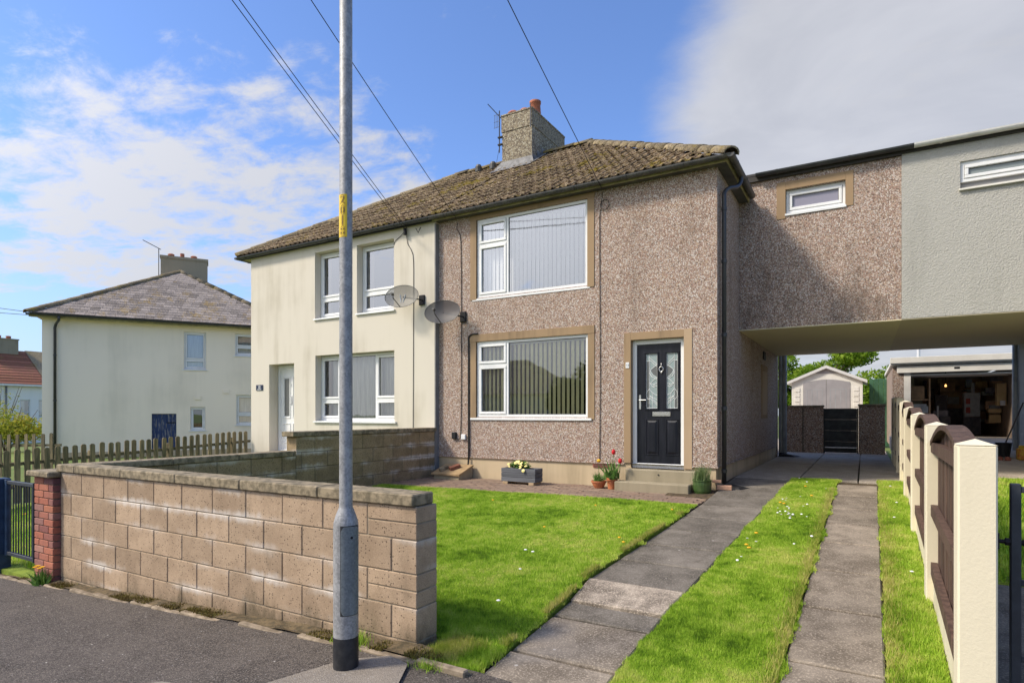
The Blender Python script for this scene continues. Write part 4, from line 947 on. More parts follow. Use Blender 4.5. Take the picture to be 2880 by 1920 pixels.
for k, (a, b, c, d) in enumerate(gl):
    bd = MB(); e = .026
    for (u0, u1, w0, w1) in ((a-e, b+e, c-e, c), (a-e, b+e, d, d+e), (a-e, a, c, d), (b, b+e, c, d)): bd.cbox(u0, u1, Yd-.014, Yd+.004, w0, w1, .007)
    bd.build('beading', 'door_paint', door)
    pane = MB().box(a+.001, b-.001, Yd+.012, Yd+.02, c+.001, d-.001).build('glass_panel', 'glass_leaded', door)
    # leaded pattern, mirrored between the two lights
    W, Hh = b-a, d-c
    def pt(u, v): u = u if k == 0 else 1-u; return (a+u*W, Yd+.009, c+v*Hh)
    came = MB()
    L = [[(.30, 0), (.30, 1)], [(0, .865), (.30, .865)], [(.30, .93), (.98, .80)], [(.30, .89), (.98, .76)], [(1, .80), (.40, .70), (.62, .61), (1, .555)], [(.30, .66), (.55, .58), (1, .53)],
         [(.40, .70), (.34, .64), (.5, .58)], [(1, .56), (.62, .51), (.38, .45)], [(.30, .47), (.62, .44), (1, .47)], [(.38, .45), (.62, .395), (1, .42)], [(.30, .36), (.6, .28), (1, .24)], [(.30, .24), (.62, .20), (1, .16)], [(.30, .20), (.98, .06)], [(.34, .23), (1, .09)],
         [(.30, .36), (.10, .31), (.04, .26), (.10, .20), (.30, .165)], [(.6, .28), (.62, 0)], [(.3, .99), (.98, .99)], [(.02, .01), (.98, .01)], [(.02, .01), (.02, .99)], [(.98, .01), (.98, .99)]]
    for ln in L: came.tube([pt(*q) for q in (ln if len(ln) < 3 else [(v.x, v.y) for v in sm([(u, v, 0) for u, v in ln], 4)])], .0036, 4)
    cc = pt(.72, .415); came.tube([(cc[0]+.017*math.cos(t), cc[1], cc[2]+.017*math.sin(t)) for t in np.linspace(0, 2*math.pi, 13)], .003, 4)
    came.build('lead_came', 'white_plate', door)
    dk = MB(); dk.add([(*pt(.42, .70)[:1], Yd+.0105, pt(.42, .70)[2]), (pt(1, .80)[0], Yd+.0105, pt(1, .79)[2]), (pt(1, .56)[0], Yd+.0105, pt(1, .575)[2]), (pt(.62, .61)[0], Yd+.0105, pt(.62, .625)[2])], [(0, 1, 2, 3)])
    dk.add([(pt(.02, .87)[0], Yd+.0105, pt(0, .02)[2]), (pt(.28, .87)[0], Yd+.0105, pt(0, .02)[2]), (pt(.28, .87)[0], Yd+.0105, pt(0, .86)[2]), (pt(.02, .87)[0], Yd+.0105, pt(0, .86)[2])][:4], [(0, 1, 2, 3)]); dk.build('dark_glass', 'glass_leaded_dark', door)
    # raised lower panels
    pa, pb, pc, pd_ = (-3.118, -2.905, .84, 1.43) if k == 0 else (-2.785, -2.572, .84, 1.43)
    q = MB()
    for (u0, u1, w0, w1) in ((pa, pb, pc, pc+.016), (pa, pb, pd_-.016, pd_), (pa, pa+.016, pc+.016, pd_-.016), (pb-.016, pb, pc+.016, pd_-.016)): q.cbox(u0, u1, Yd-.011, Yd+.003, w0, w1, .006)
    q.add([(pa+.02, Yd-.001, pc+.02), (pb-.02, Yd-.001, pc+.02), (pb-.02, Yd-.001, pd_-.02), (pa+.02, Yd-.001, pd_-.02), (pa+.055, Yd-.015, pc+.055), (pb-.055, Yd-.015, pc+.055), (pb-.055, Yd-.015, pd_-.055), (pa+.055, Yd-.015, pd_-.055)], [(0,1,5,4),(1,2,6,5),(2,3,7,6),(3,0,4,7),(4,5,6,7)])
    q.build('panel', 'door_paint', door)
kn = MB().lathe([(0, 0), (.012, .005), (.016, .02), (.008, .035), (0, .04)], -2.855, Yd-.012, 2.30, 10); kn.tube([(-2.855+.034*math.cos(t), Yd-.018, 2.245+.042*math.sin(t)) for t in np.linspace(0, 2*math.pi, 17)], .009, 8, False); kn.lathe([(0, -.03), (.012, -.02), (.014, 0), (0, .012)], -2.855, Yd-.012, 2.195, 10)
kn.build('knocker', 'chrome', door, smooth=True)
MB().cbox(-3.005, -2.705, Yd-.016, Yd+.002, 1.475, 1.552, .008).cbox(-2.985, -2.725, Yd-.026, Yd-.012, 1.492, 1.535, .006).build('letter_plate', 'chrome', door)
MB().cbox(-3.232, -3.196, Yd-.014, Yd+.002, 1.59, 1.83, .008).tube([(-3.214, Yd-.012, 1.742), (-3.214, Yd-.05, 1.742), (-3.10, Yd-.05, 1.742)], .010, 8).build('handle', 'chrome', door)
# number plate
pl_ = MB().cbox(-3.425, -3.365, Y0-.021, Y0-.012, 2.275, 2.37, .003).build('number_plate', 'white_plate', H)
ob('number', text_mesh('12', .055), 'pipe_grey', pl_, Matrix.Translation((-3.395, Y0-.0225, 2.322)) @ Matrix.Rotation(rad(90), 4, 'X'))
# steps
MB().cbox(-3.37, -2.245, 9.41, 9.605, .25, .617, .012).build('step', 'concrete_step', H); MB().cbox(-3.47, -2.285, 9.17, 9.41, .22, .432, .012).build('step', 'concrete_step', H)
MB().tube([(-2.82, 9.412, .545), (-2.82, 9.402, .545)], .013, 8).build('step_hole', 'gasket', H)
av = MB().cbox(-4.02, -3.70, Y0-.002, Y0+.03, .60, .672, .004).build('air_brick', 'vent_brick', H)
for r in range(2): MB().box(-4.0, -3.72, Y0-.004, Y0+.0, .615+.026*r, .627+.026*r).build('slot', 'roof_dark', av)
# blocked side opening and flue vent in the passage wall
MB().cbox(XR-.02, XR+.010, 14.2, 15.15, 1.42, 2.62, .004).build('side_panel_surround', 'stone_band', H)
MB().cbox(XR-.02, XR+.016, 14.33, 15.02, 1.50, 2.48, .004).build('side_panel', 'stone_band_pale', H)
MB().cbox(XR-.02, XR+.03, 14.45, 14.72, 2.74, 2.92, .004).build('flue_vent', 'rubber', H)
# roof
RXR, RXL = -1.735, -13.36; PX_ = -7.375; RIDGE = 7.93
roof = MB()
th = .05
def deck(mb, xa, xb, ra, rb):
    """closed roof body below the tiles: eaves xa..xb, ridge ra..rb"""
    yb = 2*RY-EY; z0, z1 = EZ-.02, RIDGE-.02
    V = [(xa, EY+.03, z0), (xb, EY+.03, z0), (xb, yb, z0), (xa, yb, z0), (ra, RY, z1), (rb, RY, z1)]
    mb.add(V, [(0, 1, 5, 4), (1, 2, 5), (2, 3, 4, 5), (3, 0, 4), (0, 3, 2, 1)])
rr = MB(); deck(rr, PX_, RXR, PX_, -5.60); roofo = rr.build('roof', 'roof_tile', H)
HG = (-5.58-RXR)/(RY-EY); hipR = lambda y: RXR+(y-EY)*HG; hipL = lambda y: RXL-(y-EY)*HG
roof_tiles(roofo, lambda y: PX_, hipR)
cap_line(roofo, (-5.55, RY, RIDGE+.02), (PX_, RY, RIDGE+.02), 4); cap_line(roofo, (RXR+.03, EY-.02, EZ-.02), (-5.58, RY, RIDGE-.015), 15, .135)
for (x, y_, z_) in ((-7.9, 12.05, 7.25), (-8.45, 12.35, 7.44)): pass
# eaves: soffit, fascia, gutters
MB().box(XL, RXR-.06, EY+.07, Y0-.001, 5.325, 5.345).box(XR+.001, RXR-.06, Y0-.001, 11.48, 5.325, 5.345).build('soffit', 'gutter_worn', H)
MB().box(XL, RXR-.04, EY+.052, EY+.069, 5.318, 5.415).box(RXR-.059, RXR-.042, EY+.07, 11.48, 5.318, 5.415).build('fascia', 'fascia', H)
gutter(H, (PX_, EY-.012, 5.392), (RXR+.02, EY-.012, 5.392), 'gutter_worn', brackets=.92); gutter(H, (RXR+.022, EY-.06, 5.388), (RXR+.022, 11.36, 5.388), 'gutter_worn', brackets=.8)
dp = downpipe(H, sm([(RXR+.02, 10.25, 5.35), (RXR+.015, 10.23, 5.25), (-1.76, 10.1, 5.14), (-1.83, 9.90, 5.07), (-1.885, 9.80, 4.98), (-1.888, 9.79, 4.85)], 5)+[(-1.888, 9.79, .42)], .034, 'gutter_black', [(-1.888, 9.79, z) for z in (4.72, 3.9, 2.75, 1.6, .62)])
# chimney
ch = MB().box(-7.67, -6.84, 12.6, 14.37, 6.9, 8.42).box(-7.685, -6.825, 12.585, 14.385, 8.42, 8.80).build('chimney', 'chimney_dash', H)
MB().cbox(-7.70, -6.81, 12.57, 14.40, 8.80, 8.845, .012).build('flaunching', 'chimney_dash', ch)
MB().lathe([(0, .0), (.15, 0), (.145, .05), (.125, .30), (.14, .31), (.145, .37), (.12, .38), (.11, .36), (.1, .1), (0, .1)], -6.99, 13.05, 8.83, 20).build('chimney_pot', 'chimney_pot', ch, smooth=True)
for (x, y_) in ((-7.48, 12.82), (-7.17, 12.86)): MB().lathe([(0, 0), (.13, 0), (.13, .07), (.155, .085), (.15, .10), (.10, .15), (0, .17)], x, y_, 8.83, 18).build('pot_cowl', 'chimney_pot', ch, smooth=True)
fz = lambda y: EZ+(y-EY)*math.tan(PITCH)
fl = MB().add([(-7.86, 12.50, fz(12.50)+.055), (-6.74, 12.50, fz(12.50)+.055), (-6.83, 12.592, fz(12.6)+.19), (-7.68, 12.592, fz(12.6)+.19), (-7.86, 12.28, fz(12.28)+.06), (-6.72, 12.28, fz(12.28)+.06)], [(0, 1, 2, 3), (4, 5, 1, 0)])
y_ = 12.6
for i in range(3): fl.cbox(-6.842, -6.828, y_, y_+.24, fz(y_)+.02, fz(y_)+.24, .003); y_ += .24
fl.quad((-6.835, 12.5, fz(12.5)+.07), (-6.70, 12.5, fz(12.5)+.06), (-6.70, 13.2, fz(13.2)+.06), (-6.835, 13.2, fz(13.2)+.07))
fl.build('flashing', 'lead', ch)
MB().tube([(-6.86, 12.56, 8.35), (-6.86, 12.56, 8.93)], .012, 6).build('bracket_strap', 'lead', ch)
# link room over the passage (this house's half)
LYf, LB = 11.5, 16.9; BX = .52; LW_ = (-1.185, -.266, 4.985, 5.435)
wall_y(MB(), XR+.001, BX, 3.035, 5.66, LYf, .25, (LW_,)).build('link_wall', 'pebbledash_link', H)
MB().box(XR+.001, BX, LB-.2, LB, 3.035, 5.66).build('link_rear_wall', 'pebbledash_link', H)
MB().box(XR+.001, BX, LYf+.004, LB-.004, 3.02, 3.045).build('link_soffit', 'soffit_olive', H)
MB().box(XR+.001, BX, LYf-.004, LYf+.02, 3.02, 3.034).build('link_bead', 'soffit_olive', H)
for (a, b, c, d) in ((-1.33, -1.185, 4.93, 5.575), (-.266, -.15, 4.99, 5.575), (-1.185, -.266, 5.436, 5.575)): MB().cbox(a, b, LYf-.011, LYf+.02, c, d, .003).build('stone_band', 'stone_band', H)
window(H, LW_[0]+.003, LW_[1]-.003, LW_[2]+.045, LW_[3]-.003, LYf+.06, ((0, 1, 0, 1, True),), 'upvc', 'glass_obscure', sill=(LW_[0]-.01, LW_[1]+.01, .08), fw=.045)
MB().box(XR, BX, LYf-.06, LB+.1, 5.755, 5.80).box(XR, BX, LYf-.055, LYf+.0, 5.66, 5.754).build('link_roof', 'roof_dark', H)
gutter(H, (XR+.30, LYf-.115, 5.765), (BX+.16, LYf-.115, 5.765), 'gutter_black', .06, brackets=1.1)
# rear soil pipes by the passage
for (x, y_, r) in ((-1.885, 17.02, .038), (-1.79, 17.07, .062)): downpipe(H, [(x, y_, .45), (x, y_, 3.6)], r, 'pipe_grey', [(x, y_, 2.6)], 'soil_pipe')
# cables clipped to the wall
def wire(name, pts, r, par=None, mat='cable', smooth=4): return MB().tube(sm(pts, smooth) if smooth else pts, r, 5).build(name, mat, par)
cy_ = Y0-.012
loop = [(-3.85+.075*math.cos(t)+.06, cy_-.01, 5.06+.085*math.sin(t)) for t in np.linspace(-2.5, 3.4, 14)]
wire('cable', [(-3.80, cy_-.06, 5.28), (-3.84, cy_-.02, 5.17)]+loop[::-1][:13]+[(-3.885, cy_, 4.95), (-3.89, cy_, 4.5), (-3.885, cy_, 3.4), (-3.88, cy_, 2.2), (-3.885, cy_, 1.4), (-3.89, cy_, .74)], .006, H)
wire('cable', [(-6.80, cy_-.08, 5.22), (-6.86, cy_-.02, 5.12), (-6.80, cy_, 5.0), (-6.775, cy_, 4.6), (-6.77, cy_, 3.3), (-6.77, cy_, 2.0), (-6.785, cy_, 1.15), (-6.83, cy_-.01, 1.02), (-6.90, cy_-.01, 1.06)], .007, H)
wire('cable', [(-6.38, cy_-.01, 3.05), (-6.52, cy_-.01, 3.045), (-6.585, cy_-.01, 2.99), (-6.59, cy_-.01, 2.85), (-6.59, cy_-.01, 1.5), (-6.59, cy_-.01, .72), (-6.60, cy_-.02, .52), (-6.63, cy_-.02, .42)], .017, H)
MB().cbox(-6.98, -6.88, Y0-.05, Y0, 1.03, 1.16, .008).build('junction_box', 'rubber', H); MB().cbox(-6.76, -6.66, Y0-.04, Y0, 1.02, 1.12, .008).build('junction_box', 'white_plate', H, label='white junction box')

# ---------------------------------------------------------------- cream neighbour, other half of the pair
N = thing('semi_detached_house', 'cream rendered house with white windows and a white door, number 13', 'house', (-10.2, 13.2, .28))
YN = 9.50; NL = -13.02; NR = -7.33
W1 = (-10.765, -9.76, 3.63, 5.175); W2 = (-9.46, -8.41, 3.64, 5.16); W3 = (-10.75, -8.40, 1.315, 2.84); DN = (-12.345, -11.46, .62, 2.705)
wall_y(MB(), NL, NR, .1, 5.36, YN, .30, (W1, W2, W3, DN)).build('front_wall', 'cream_render', N)
MB().box(NL, NL+.25, YN+.301, YB, .1, 5.30).box(NL, XL, YB, YB+.25, .1, 5.3).build('side_wall', 'cream_render', N)
MB().box(NR-.02, NR+.006, YN-.006, Y0+.02, .1, 5.295).build('edge_trim', 'grey_boards', N)
MB().box(XL-.05, NR-.03, YN+.31, YN+1.0, .1, 5.25).build('party_wall', 'cream_render', N)
for (wv, cl) in ((W1, 0), (W2, 0)):
    a, b, c, d = wv; w = window(N, a+.004, b-.004, c+.06, d-.01, YN+.17, ((0, 1, .29, 1, True), (0, 1, 0, .29, True)), 'upvc', 'glass_sky', sill=(a-.02, b+.03, .21))
    MB().box(a+.12, a+.22, YN+.29, YN+.30, c+.1, d-.08).build('curtain', 'curtain_edge', w)
w = window(N, W3[0]+.004, W3[1]-.004, W3[2]+.06, W3[3]-.01, YN+.17, ((0, .255, .30, 1, True), (0, .255, 0, .30, True), (.255, .73, 0, 1, False), (.73, 1, .30, 1, True), (.73, 1, 0, .30, True)), 'upvc', 'glass', sill=(W3[0]-.04, W3[1]+.06, .21))
MB().box(W3[0]+.1, W3[0]+.2, YN+.29, YN+.30, W3[2]+.1, W3[3]-.1).build('curtain', 'curtain_edge', w)
nc = MB(); xs_ = np.linspace(W3[0]+.1, W3[1]-.1, 90)
for i in range(89):
    f = lambda x: YN+.36+.018*math.sin(x*46)+.01*math.sin(x*19); nc.quad((xs_[i], f(xs_[i]), W3[2]+.08), (xs_[i+1], f(xs_[i+1]), W3[2]+.08), (xs_[i+1], f(xs_[i+1]), W3[3]-.05), (xs_[i], f(xs_[i]), W3[3]-.05))
nc.build('net_curtain', 'net_curtain', w)
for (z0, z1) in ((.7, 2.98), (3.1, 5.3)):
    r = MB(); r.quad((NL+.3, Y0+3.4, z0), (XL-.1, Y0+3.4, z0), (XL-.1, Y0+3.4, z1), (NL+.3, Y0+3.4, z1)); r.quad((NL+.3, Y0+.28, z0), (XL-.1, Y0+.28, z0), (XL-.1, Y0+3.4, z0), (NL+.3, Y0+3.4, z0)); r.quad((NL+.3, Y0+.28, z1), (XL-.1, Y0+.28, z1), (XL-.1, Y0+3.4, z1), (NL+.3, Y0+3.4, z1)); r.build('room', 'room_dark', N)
a, b, c, d = DN; Yn = YN+.30
nf = MB().cbox(a+.01, a+.085, Yn-.05, Yn+.03, c, d-.01, .005).cbox(b-.085, b-.01, Yn-.05, Yn+.03, c, d-.01, .005).cbox(a+.085, b-.085, Yn-.049, Yn+.03, d-.085, d-.01, .005).cbox(a+.085, b-.085, Yn-.07, Yn+.03, c, c+.05, .005); nf.build('door_frame', 'upvc', N)
nd_ = MB().box(a+.09, b-.09, Yn-.03, Yn+.02, c+.052, d-.087).build('door', 'upvc', N)
q = MB()
for (u0, u1, w0, w1) in ((a+.18, a+.44, 1.42, 2.42), (a+.18, a+.44, .82, 1.30), (a+.52, b-.16, .82, 1.30), (a+.52, b-.16, 1.42, 2.42)):
    for (p0, p1, r0, r1) in ((u0, u1, w0, w0+.02), (u0, u1, w1-.02, w1), (u0, u0+.02, w0+.02, w1-.02), (u1-.02, u1, w0+.02, w1-.02)): q.cbox(p0, p1, Yn-.045, Yn-.028, r0, r1, .004)
q.build('panel', 'upvc', nd_)
MB().box(a+.225, a+.39, Yn-.036, Yn-.031, 1.47, 2.37).build('glass_panel', 'glass_leaded_dark', nd_)
ob('number', text_mesh('13', .10), 'pipe_grey', nd_, Matrix.Translation((a+.50, Yn-.0335, 2.20)) @ Matrix.Rotation(rad(90), 4, 'X'))
MB().cbox(a+.44, a+.50, Yn-.05, Yn-.03, 1.75, 1.95, .004).build('handle', 'chrome', nd_)
np_ = MB().cbox(-12.815, -12.565, YN-.016, YN-.002, 2.09, 2.225, .01).build('number_plate', 'navy', N)
ob('number', text_mesh('13', .085), 'white_plate', np_, Matrix.Translation((-12.69, YN-.0175, 2.17)) @ Matrix.Rotation(rad(90), 4, 'X'))
MB().box(-12.76, -12.62, YN-.0178, YN-.016, 2.108, 2.122).build('lettering_line', 'white_plate', np_)
MB().cbox(a-.05, b+.08, 8.95, YN+.2, .15, .60, .01).build('step', 'concrete_step', N)
rr = MB(); deck(rr, RXL, PX_-.002, -9.47, PX_-.002); ro2 = rr.build('roof', 'roof_tile', N)
roof_tiles(ro2, hipL, lambda y: PX_)
cap_line(ro2, (PX_-.02, RY, RIDGE+.02), (-9.5, RY, RIDGE+.02), 5); cap_line(ro2, (RXL-.03, EY-.02, EZ-.02), (-9.5, RY, RIDGE-.015), 15, .135)
for (x, s) in ((-8.1, 4.15), (-8.62, 4.3)):
    p = (x, EY+s*math.cos(PITCH), EZ+s*math.sin(PITCH)+.03); MB().lathe([(0, .19), (.06, .18), (.09, .12), (.085, 0), (.05, -.05)], *p, 10).build('vent_tile', 'gutter_worn', ro2)
MB().box(RXL+.06, XL-.002, EY+.07, YN-.001, 5.325, 5.345).box(RXL+.06, NL-.001, YN-.001, YB+.3, 5.325, 5.345).build('soffit', 'fascia', N)
MB().box(RXL+.04, XL-.002, EY+.052, EY+.069, 5.318, 5.415).box(RXL+.042, RXL+.059, EY+.07, YB+.3, 5.318, 5.415).build('fascia', 'gutter_black', N)
gutter(N, (RXL-.02, EY-.012, 5.375), (PX_-.002, EY-.012, 5.390), 'gutter_black', brackets=.95); gutter(N, (RXL-.022, YB+.3, 5.375), (RXL-.022, EY-.06, 5.375), 'gutter_black', brackets=1.2)
wire('cable', [(-8.06, 9.42, 5.26), (-8.05, YN-.02, 5.12), (-8.03, YN-.012, 4.98), (-7.94, YN-.01, 4.84), (-7.885, YN-.01, 4.6), (-7.885, YN-.01, 3.6), (-7.89, YN-.01, 2.2), (-7.895, YN-.01, .9)], .006, N)
wire('cable', [(-8.06, 9.44, 5.24), (-8.22, YN-.01, 5.17), (-8.38, YN-.01, 5.08), (-8.41, YN+.01, 4.97)], .006, N)
MB().tube([(-8.06, 9.44, 5.29), (-8.06, 9.44, 5.16)], .035, 10).build('cable_bracket', 'rubber', N); MB().tube([(-7.78, 9.44, 5.25), (-7.72, 9.44, 5.15), (-7.66, 9.44, 5.25)], .008, 6).build('wall_hook', 'rubber', N)

# ---------------------------------------------------------------- grey neighbour on the right: the other half of the link, continuing out of view
G = thing('neighbour_house', 'grey roughcast house wall over the passage with a long high window', 'house', (3.5, 13.5, .4))
GW = (1.281, 2.35, 4.955, 5.40); GX = 2.92
wall_y(MB(), BX+.002, GX+.25, 3.04, 5.68, LYf-.012, .25, (GW,)).build('link_wall', 'grey_roughcast', G)
MB().box(BX+.002, GX+.25, LB-.2, LB, 3.04, 5.68).build('link_rear_wall', 'grey_roughcast', G)
MB().box(BX+.002, GX, LYf-.004, LB-.004, 3.024, 3.05).build('link_soffit', 'soffit_grey', G)
MB().box(GX, GX+.25, 9.6, LB, .2, 3.039).box(GX+.251, 8.5, 9.6, 9.85, .2, 5.68).box(8.25, 8.5, 9.851, LB, .2, 5.68).box(GX, 8.5, LB+.001, LB+.2, .2, 5.68).build('side_wall', 'grey_roughcast', G)
wg = window(G, GW[0]+.003, GW[1]-.003, GW[2]+.13, GW[3]-.003, LYf+.02, ((0, 1, 0, 1, True),), 'upvc', 'glass_obscure_grey', fw=.05)
MB().box(GW[0], GW[1], LYf+.06, LYf+.08, GW[2]+.02, GW[2]+.14).build('opening_gap', 'grey_boards', wg); MB().cbox(GW[0]-.02, GW[1]+.02, LYf-.06, LYf+.1, GW[2]-.01, GW[2]+.02, .004).build('sill', 'upvc_cream', wg)
MB().box(BX+.002, 8.5, LYf-.06, LB+.2, 5.755, 5.81).box(BX+.002, 8.5, LYf-.055, LYf-.013, 5.68, 5.754).build('roof', 'roof_dark', G)
gutter(G, (BX+.162, LYf-.115, 5.768), (4.2, LYf-.115, 5.768), 'gutter_white', .06, brackets=1.45)
downpipe(G, [(GX-.06, LB+.05, .6), (GX-.06, LB+.05, 3.3)], .05, 'pipe_grey', (), 'soil_pipe')
# ---------------------------------------------------------------- lamp post
LX, LY = -2.739, 2.658; LZ = pav(LX)
lp = thing('lamp_post', 'galvanised steel lamp post with a yellow number strip, standing on the pavement', 'lamp post', (LX, LY, LZ))
MB().lathe([(.0755, .19), (.0755, .86), (.073, .885), (.060, .93), (.043, .97), (.0405, .985), (.0398, 1.2), (.039, 2.6), (.038, 5.6), (0, 5.62)], LX, LY, LZ, 28).build('shaft', 'galvanised', lp, smooth=True)
MB().lathe([(.0762, -.02), (.0762, .188), (.0757, .191)], LX, LY, LZ, 28).build('painted_base', 'black_paint', lp, smooth=True)
# inspection door, wrapped round the wide base section
view = math.degrees(math.atan2(-LY, -LX))        # direction towards the street side
dr_ = MB(); a0, a1 = view-22, view+62; n = 12
for (r, zz) in (((.0775), None),):
    pass
prof = []
za, zb = .335, .865
for i in range(n+1):
    th = rad(a0+(a1-a0)*i/n); e = min(i, n-i); ins = [.03, .008, 0][min(e, 2)]
    prof.append((math.cos(th), math.sin(th), za+ins, zb-ins))
V = []
for (cx, sy, z0, z1) in prof: V += [(LX+.0835*cx, LY+.0835*sy, LZ+z0), (LX+.0835*cx, LY+.0835*sy, LZ+z1), (LX+.0752*cx, LY+.0752*sy, LZ+z0), (LX+.0752*cx, LY+.0752*sy, LZ+z1)]
F = []
for i in range(n): o = i*4; F += [(o, o+4, o+5, o+1), (o, o+2, o+6, o+4), (o+1, o+5, o+7, o+3)]
F += [(0, 1, 3, 2), (n*4, n*4+2, n*4+3, n*4+1)]
sm_ = MB(); V_ = []
for i in range(n+1):
    th = rad(a0-4+(a1-a0+8)*i/n); V_ += [(LX+.0766*math.cos(th), LY+.0766*math.sin(th), LZ+za-.006), (LX+.0766*math.cos(th), LY+.0766*math.sin(th), LZ+zb+.006)]
sm_.add(V_, [(2*i, 2*i+2, 2*i+3, 2*i+1) for i in range(n)]).build('door_seam', 'gasket', lp)
ld_ = dr_.add(V, F).build('inspection_door', 'galvanised_door', lp)
th = rad(view+24); MB().tube([(LX+.079*math.cos(th), LY+.079*math.sin(th), LZ+.80), (LX+.0835*math.cos(th), LY+.0835*math.sin(th), LZ+.80)], .009, 10).build('lock', 'rubber', ld_)
# yellow number strip: angle measured from the street-facing direction
st = MB(); V = []; R_ = .0402
for i in range(11):
    th = rad(view-92+102*i/10); V += [(LX+R_*math.cos(th), LY+R_*math.sin(th), 2.578), (LX+R_*math.cos(th), LY+R_*math.sin(th), 2.838)]
stk = st.add(V, [(2*i, 2*i+2, 2*i+3, 2*i+1) for i in range(10)]).build('number_strip', 'yellow_sticker', lp, smooth=True)
for i, ch_ in enumerate('2018'):
    me = text_mesh(ch_, .078); R2 = .0409; zc = 2.802-.0635*i
    for v in me.vertices:
        th = rad(view-30)+v.co.x*.80/R2; z = zc+v.co.y; v.co = (LX+R2*math.cos(th), LY+R2*math.sin(th), z)
    me.update(); ob('number', me, 'digit_brown', stk)
MB().tube([(LX, LY, LZ+5.55), (LX+.05, LY-.35, LZ+5.65)], .025, 8).cbox(LX-.06, LX+.14, LY-.85, LY-.3, LZ+5.6, LZ+5.72, .03).build('lantern', 'galvanised_door', lp)

# ---------------------------------------------------------------- satellite dishes, aerials, wires
def dish(label, c, axis, w, h, mat, wallp, kind):
    t = thing('satellite_dish', label, 'satellite dish', wallp, 'satellite dishes on the front walls')
    ax = Vector(axis).normalized(); up = Vector((0, 0, 1)); r = up.cross(ax).normalized(); u = ax.cross(r); c = Vector(c); V = []; F = []; n = 32
    for k in range(5):
        rr_ = k/4
        for i in range(n): a = 2*math.pi*i/n; V.append(c+r*(w/2*rr_*math.cos(a))+u*(h/2*rr_*math.sin(a))+ax*(.055*(rr_**2-1)))
    for k in range(4):
        for i in range(n): F.append((k*n+i, k*n+(i+1) % n, (k+1)*n+(i+1) % n, (k+1)*n+i))
    MB().add(V, F).build('reflector', mat, t, smooth=True)
    MB().tube([c+r*(w/2*math.cos(a))+u*(h/2*math.sin(a)) for a in np.linspace(0, 2*math.pi, 41)], .006, 5, False).build('rim', 'gutter_worn', t)
    wp = Vector(wallp); MB().tube(sm([wp, wp+Vector((0, -.10, 0)), c+r*0-ax*.06], 4), .014, 8).build('arm', 'rubber', t); MB().cbox(wp.x-.07, wp.x+.07, wp.y-.035, wp.y, wp.z-.1, wp.z+.1, .008).build('wall_mount', 'rubber', t)
    lnb = c+ax*.33-u*.10; MB().tube([c-u*h*.5+ax*.0, lnb-ax*.02-u*.06, lnb], .009, 6).build('feed_arm', 'gutter_worn', t); MB().tube([lnb-ax*.01, lnb+ax*.07], .024, 10).build('receiver', 'gutter_worn', t)
    if kind:
        b = MB(); bk = c-ax*.05
        for s in (-1, 1): b.tube([bk+r*(.02*s)-u*.12, bk+r*(.06*s)+u*.05], .012, 6)
        b.build('back_bracket', 'pipe_grey', t)
    return t
dish('pale mesh satellite dish on the cream house wall', (-7.95, 9.2, 3.86), (.22, -1, .2), .74, .46, 'dish_mesh_pale', (-7.66, 9.50, 3.80), True)
dish('dark mesh satellite dish on the pebbledashed wall', (-6.98, 9.25, 3.475), (.22, -1, .22), .74, .46, 'dish_mesh_dark', (-6.72, 9.60, 3.40), False)
ae = thing('tv_aerial', 'tv aerial mast strapped to the left side of the big chimney', 'aerial', (-7.72, 12.62, 8.0))
MB().tube([(-7.75, 12.60, 7.95), (-7.75, 12.60, 8.98)], .014, 6).build('mast', 'gutter_worn', ae); MB().tube([(-7.72, 12.66, 8.80), (-7.95, 12.38, 9.10)], .010, 6).build('boom', 'gutter_worn', ae)
g_ = MB()
for i in range(4): g_.tube([(-7.86+.045*i, 12.55, 8.55), (-7.86+.045*i, 12.55, 8.88)], .005, 4)
for z_ in (8.56, 8.70, 8.87): g_.tube([(-7.88, 12.55, z_), (-7.70, 12.55, z_)], .005, 4)
g_.build('reflector_grid', 'lead', ae)
MB().box(-7.78, -7.66, 12.56, 12.62, 8.30, 8.33).box(-7.78, -7.66, 12.56, 12.62, 8.12, 8.15).build('clamp', 'rubber', ae); MB().tube(sm([(-7.75, 12.6, 8.1), (-7.80, 12.58, 7.8), (-7.80, 12.5, 7.55)], 4), .005, 4).build('cable', 'cable', ae)
tp = thing('telegraph_pole', 'wooden telegraph pole across the road, off camera', 'pole', (-2.66, -8.9, -.1))
MB().tube([(-2.66, -8.9, -.4), (-2.66, -8.9, 11.2)], [.13, .09], 12).build('shaft', 'wood_pole', tp); MB().cbox(-3.16, -2.16, -8.96, -8.84, 10.9, 11.02, .01).build('crossarm', 'wood_pole', tp)
def span(a, b, sag, label, r=.006):
    a, b = Vector(a), Vector(b); pts = [a.lerp(b, t)-Vector((0, 0, sag*4*t*(1-t))) for t in np.linspace(0, 1, 24)]
    return tag(MB().tube(pts, r, 5).build('overhead_wire', 'cable'), label, 'wire', 'overhead wires')
span((-8.06, 9.42, 5.27), (-2.86, -8.9, 11.05), .25, 'left overhead wire of the close pair, down to the cream house'); span((-7.98, 9.42, 5.26), (-2.76, -8.9, 11.05), .22, 'right overhead wire of the close pair, down to the cream house')
span((-6.80, 9.45, 5.30), (-2.6, -8.9, 11.05), .2, 'single overhead wire reaching the roof left of the chimney'); span((-3.80, 9.45, 5.30), (-2.46, -8.9, 11.05), .2, 'single overhead wire crossing the sky right of the chimney')

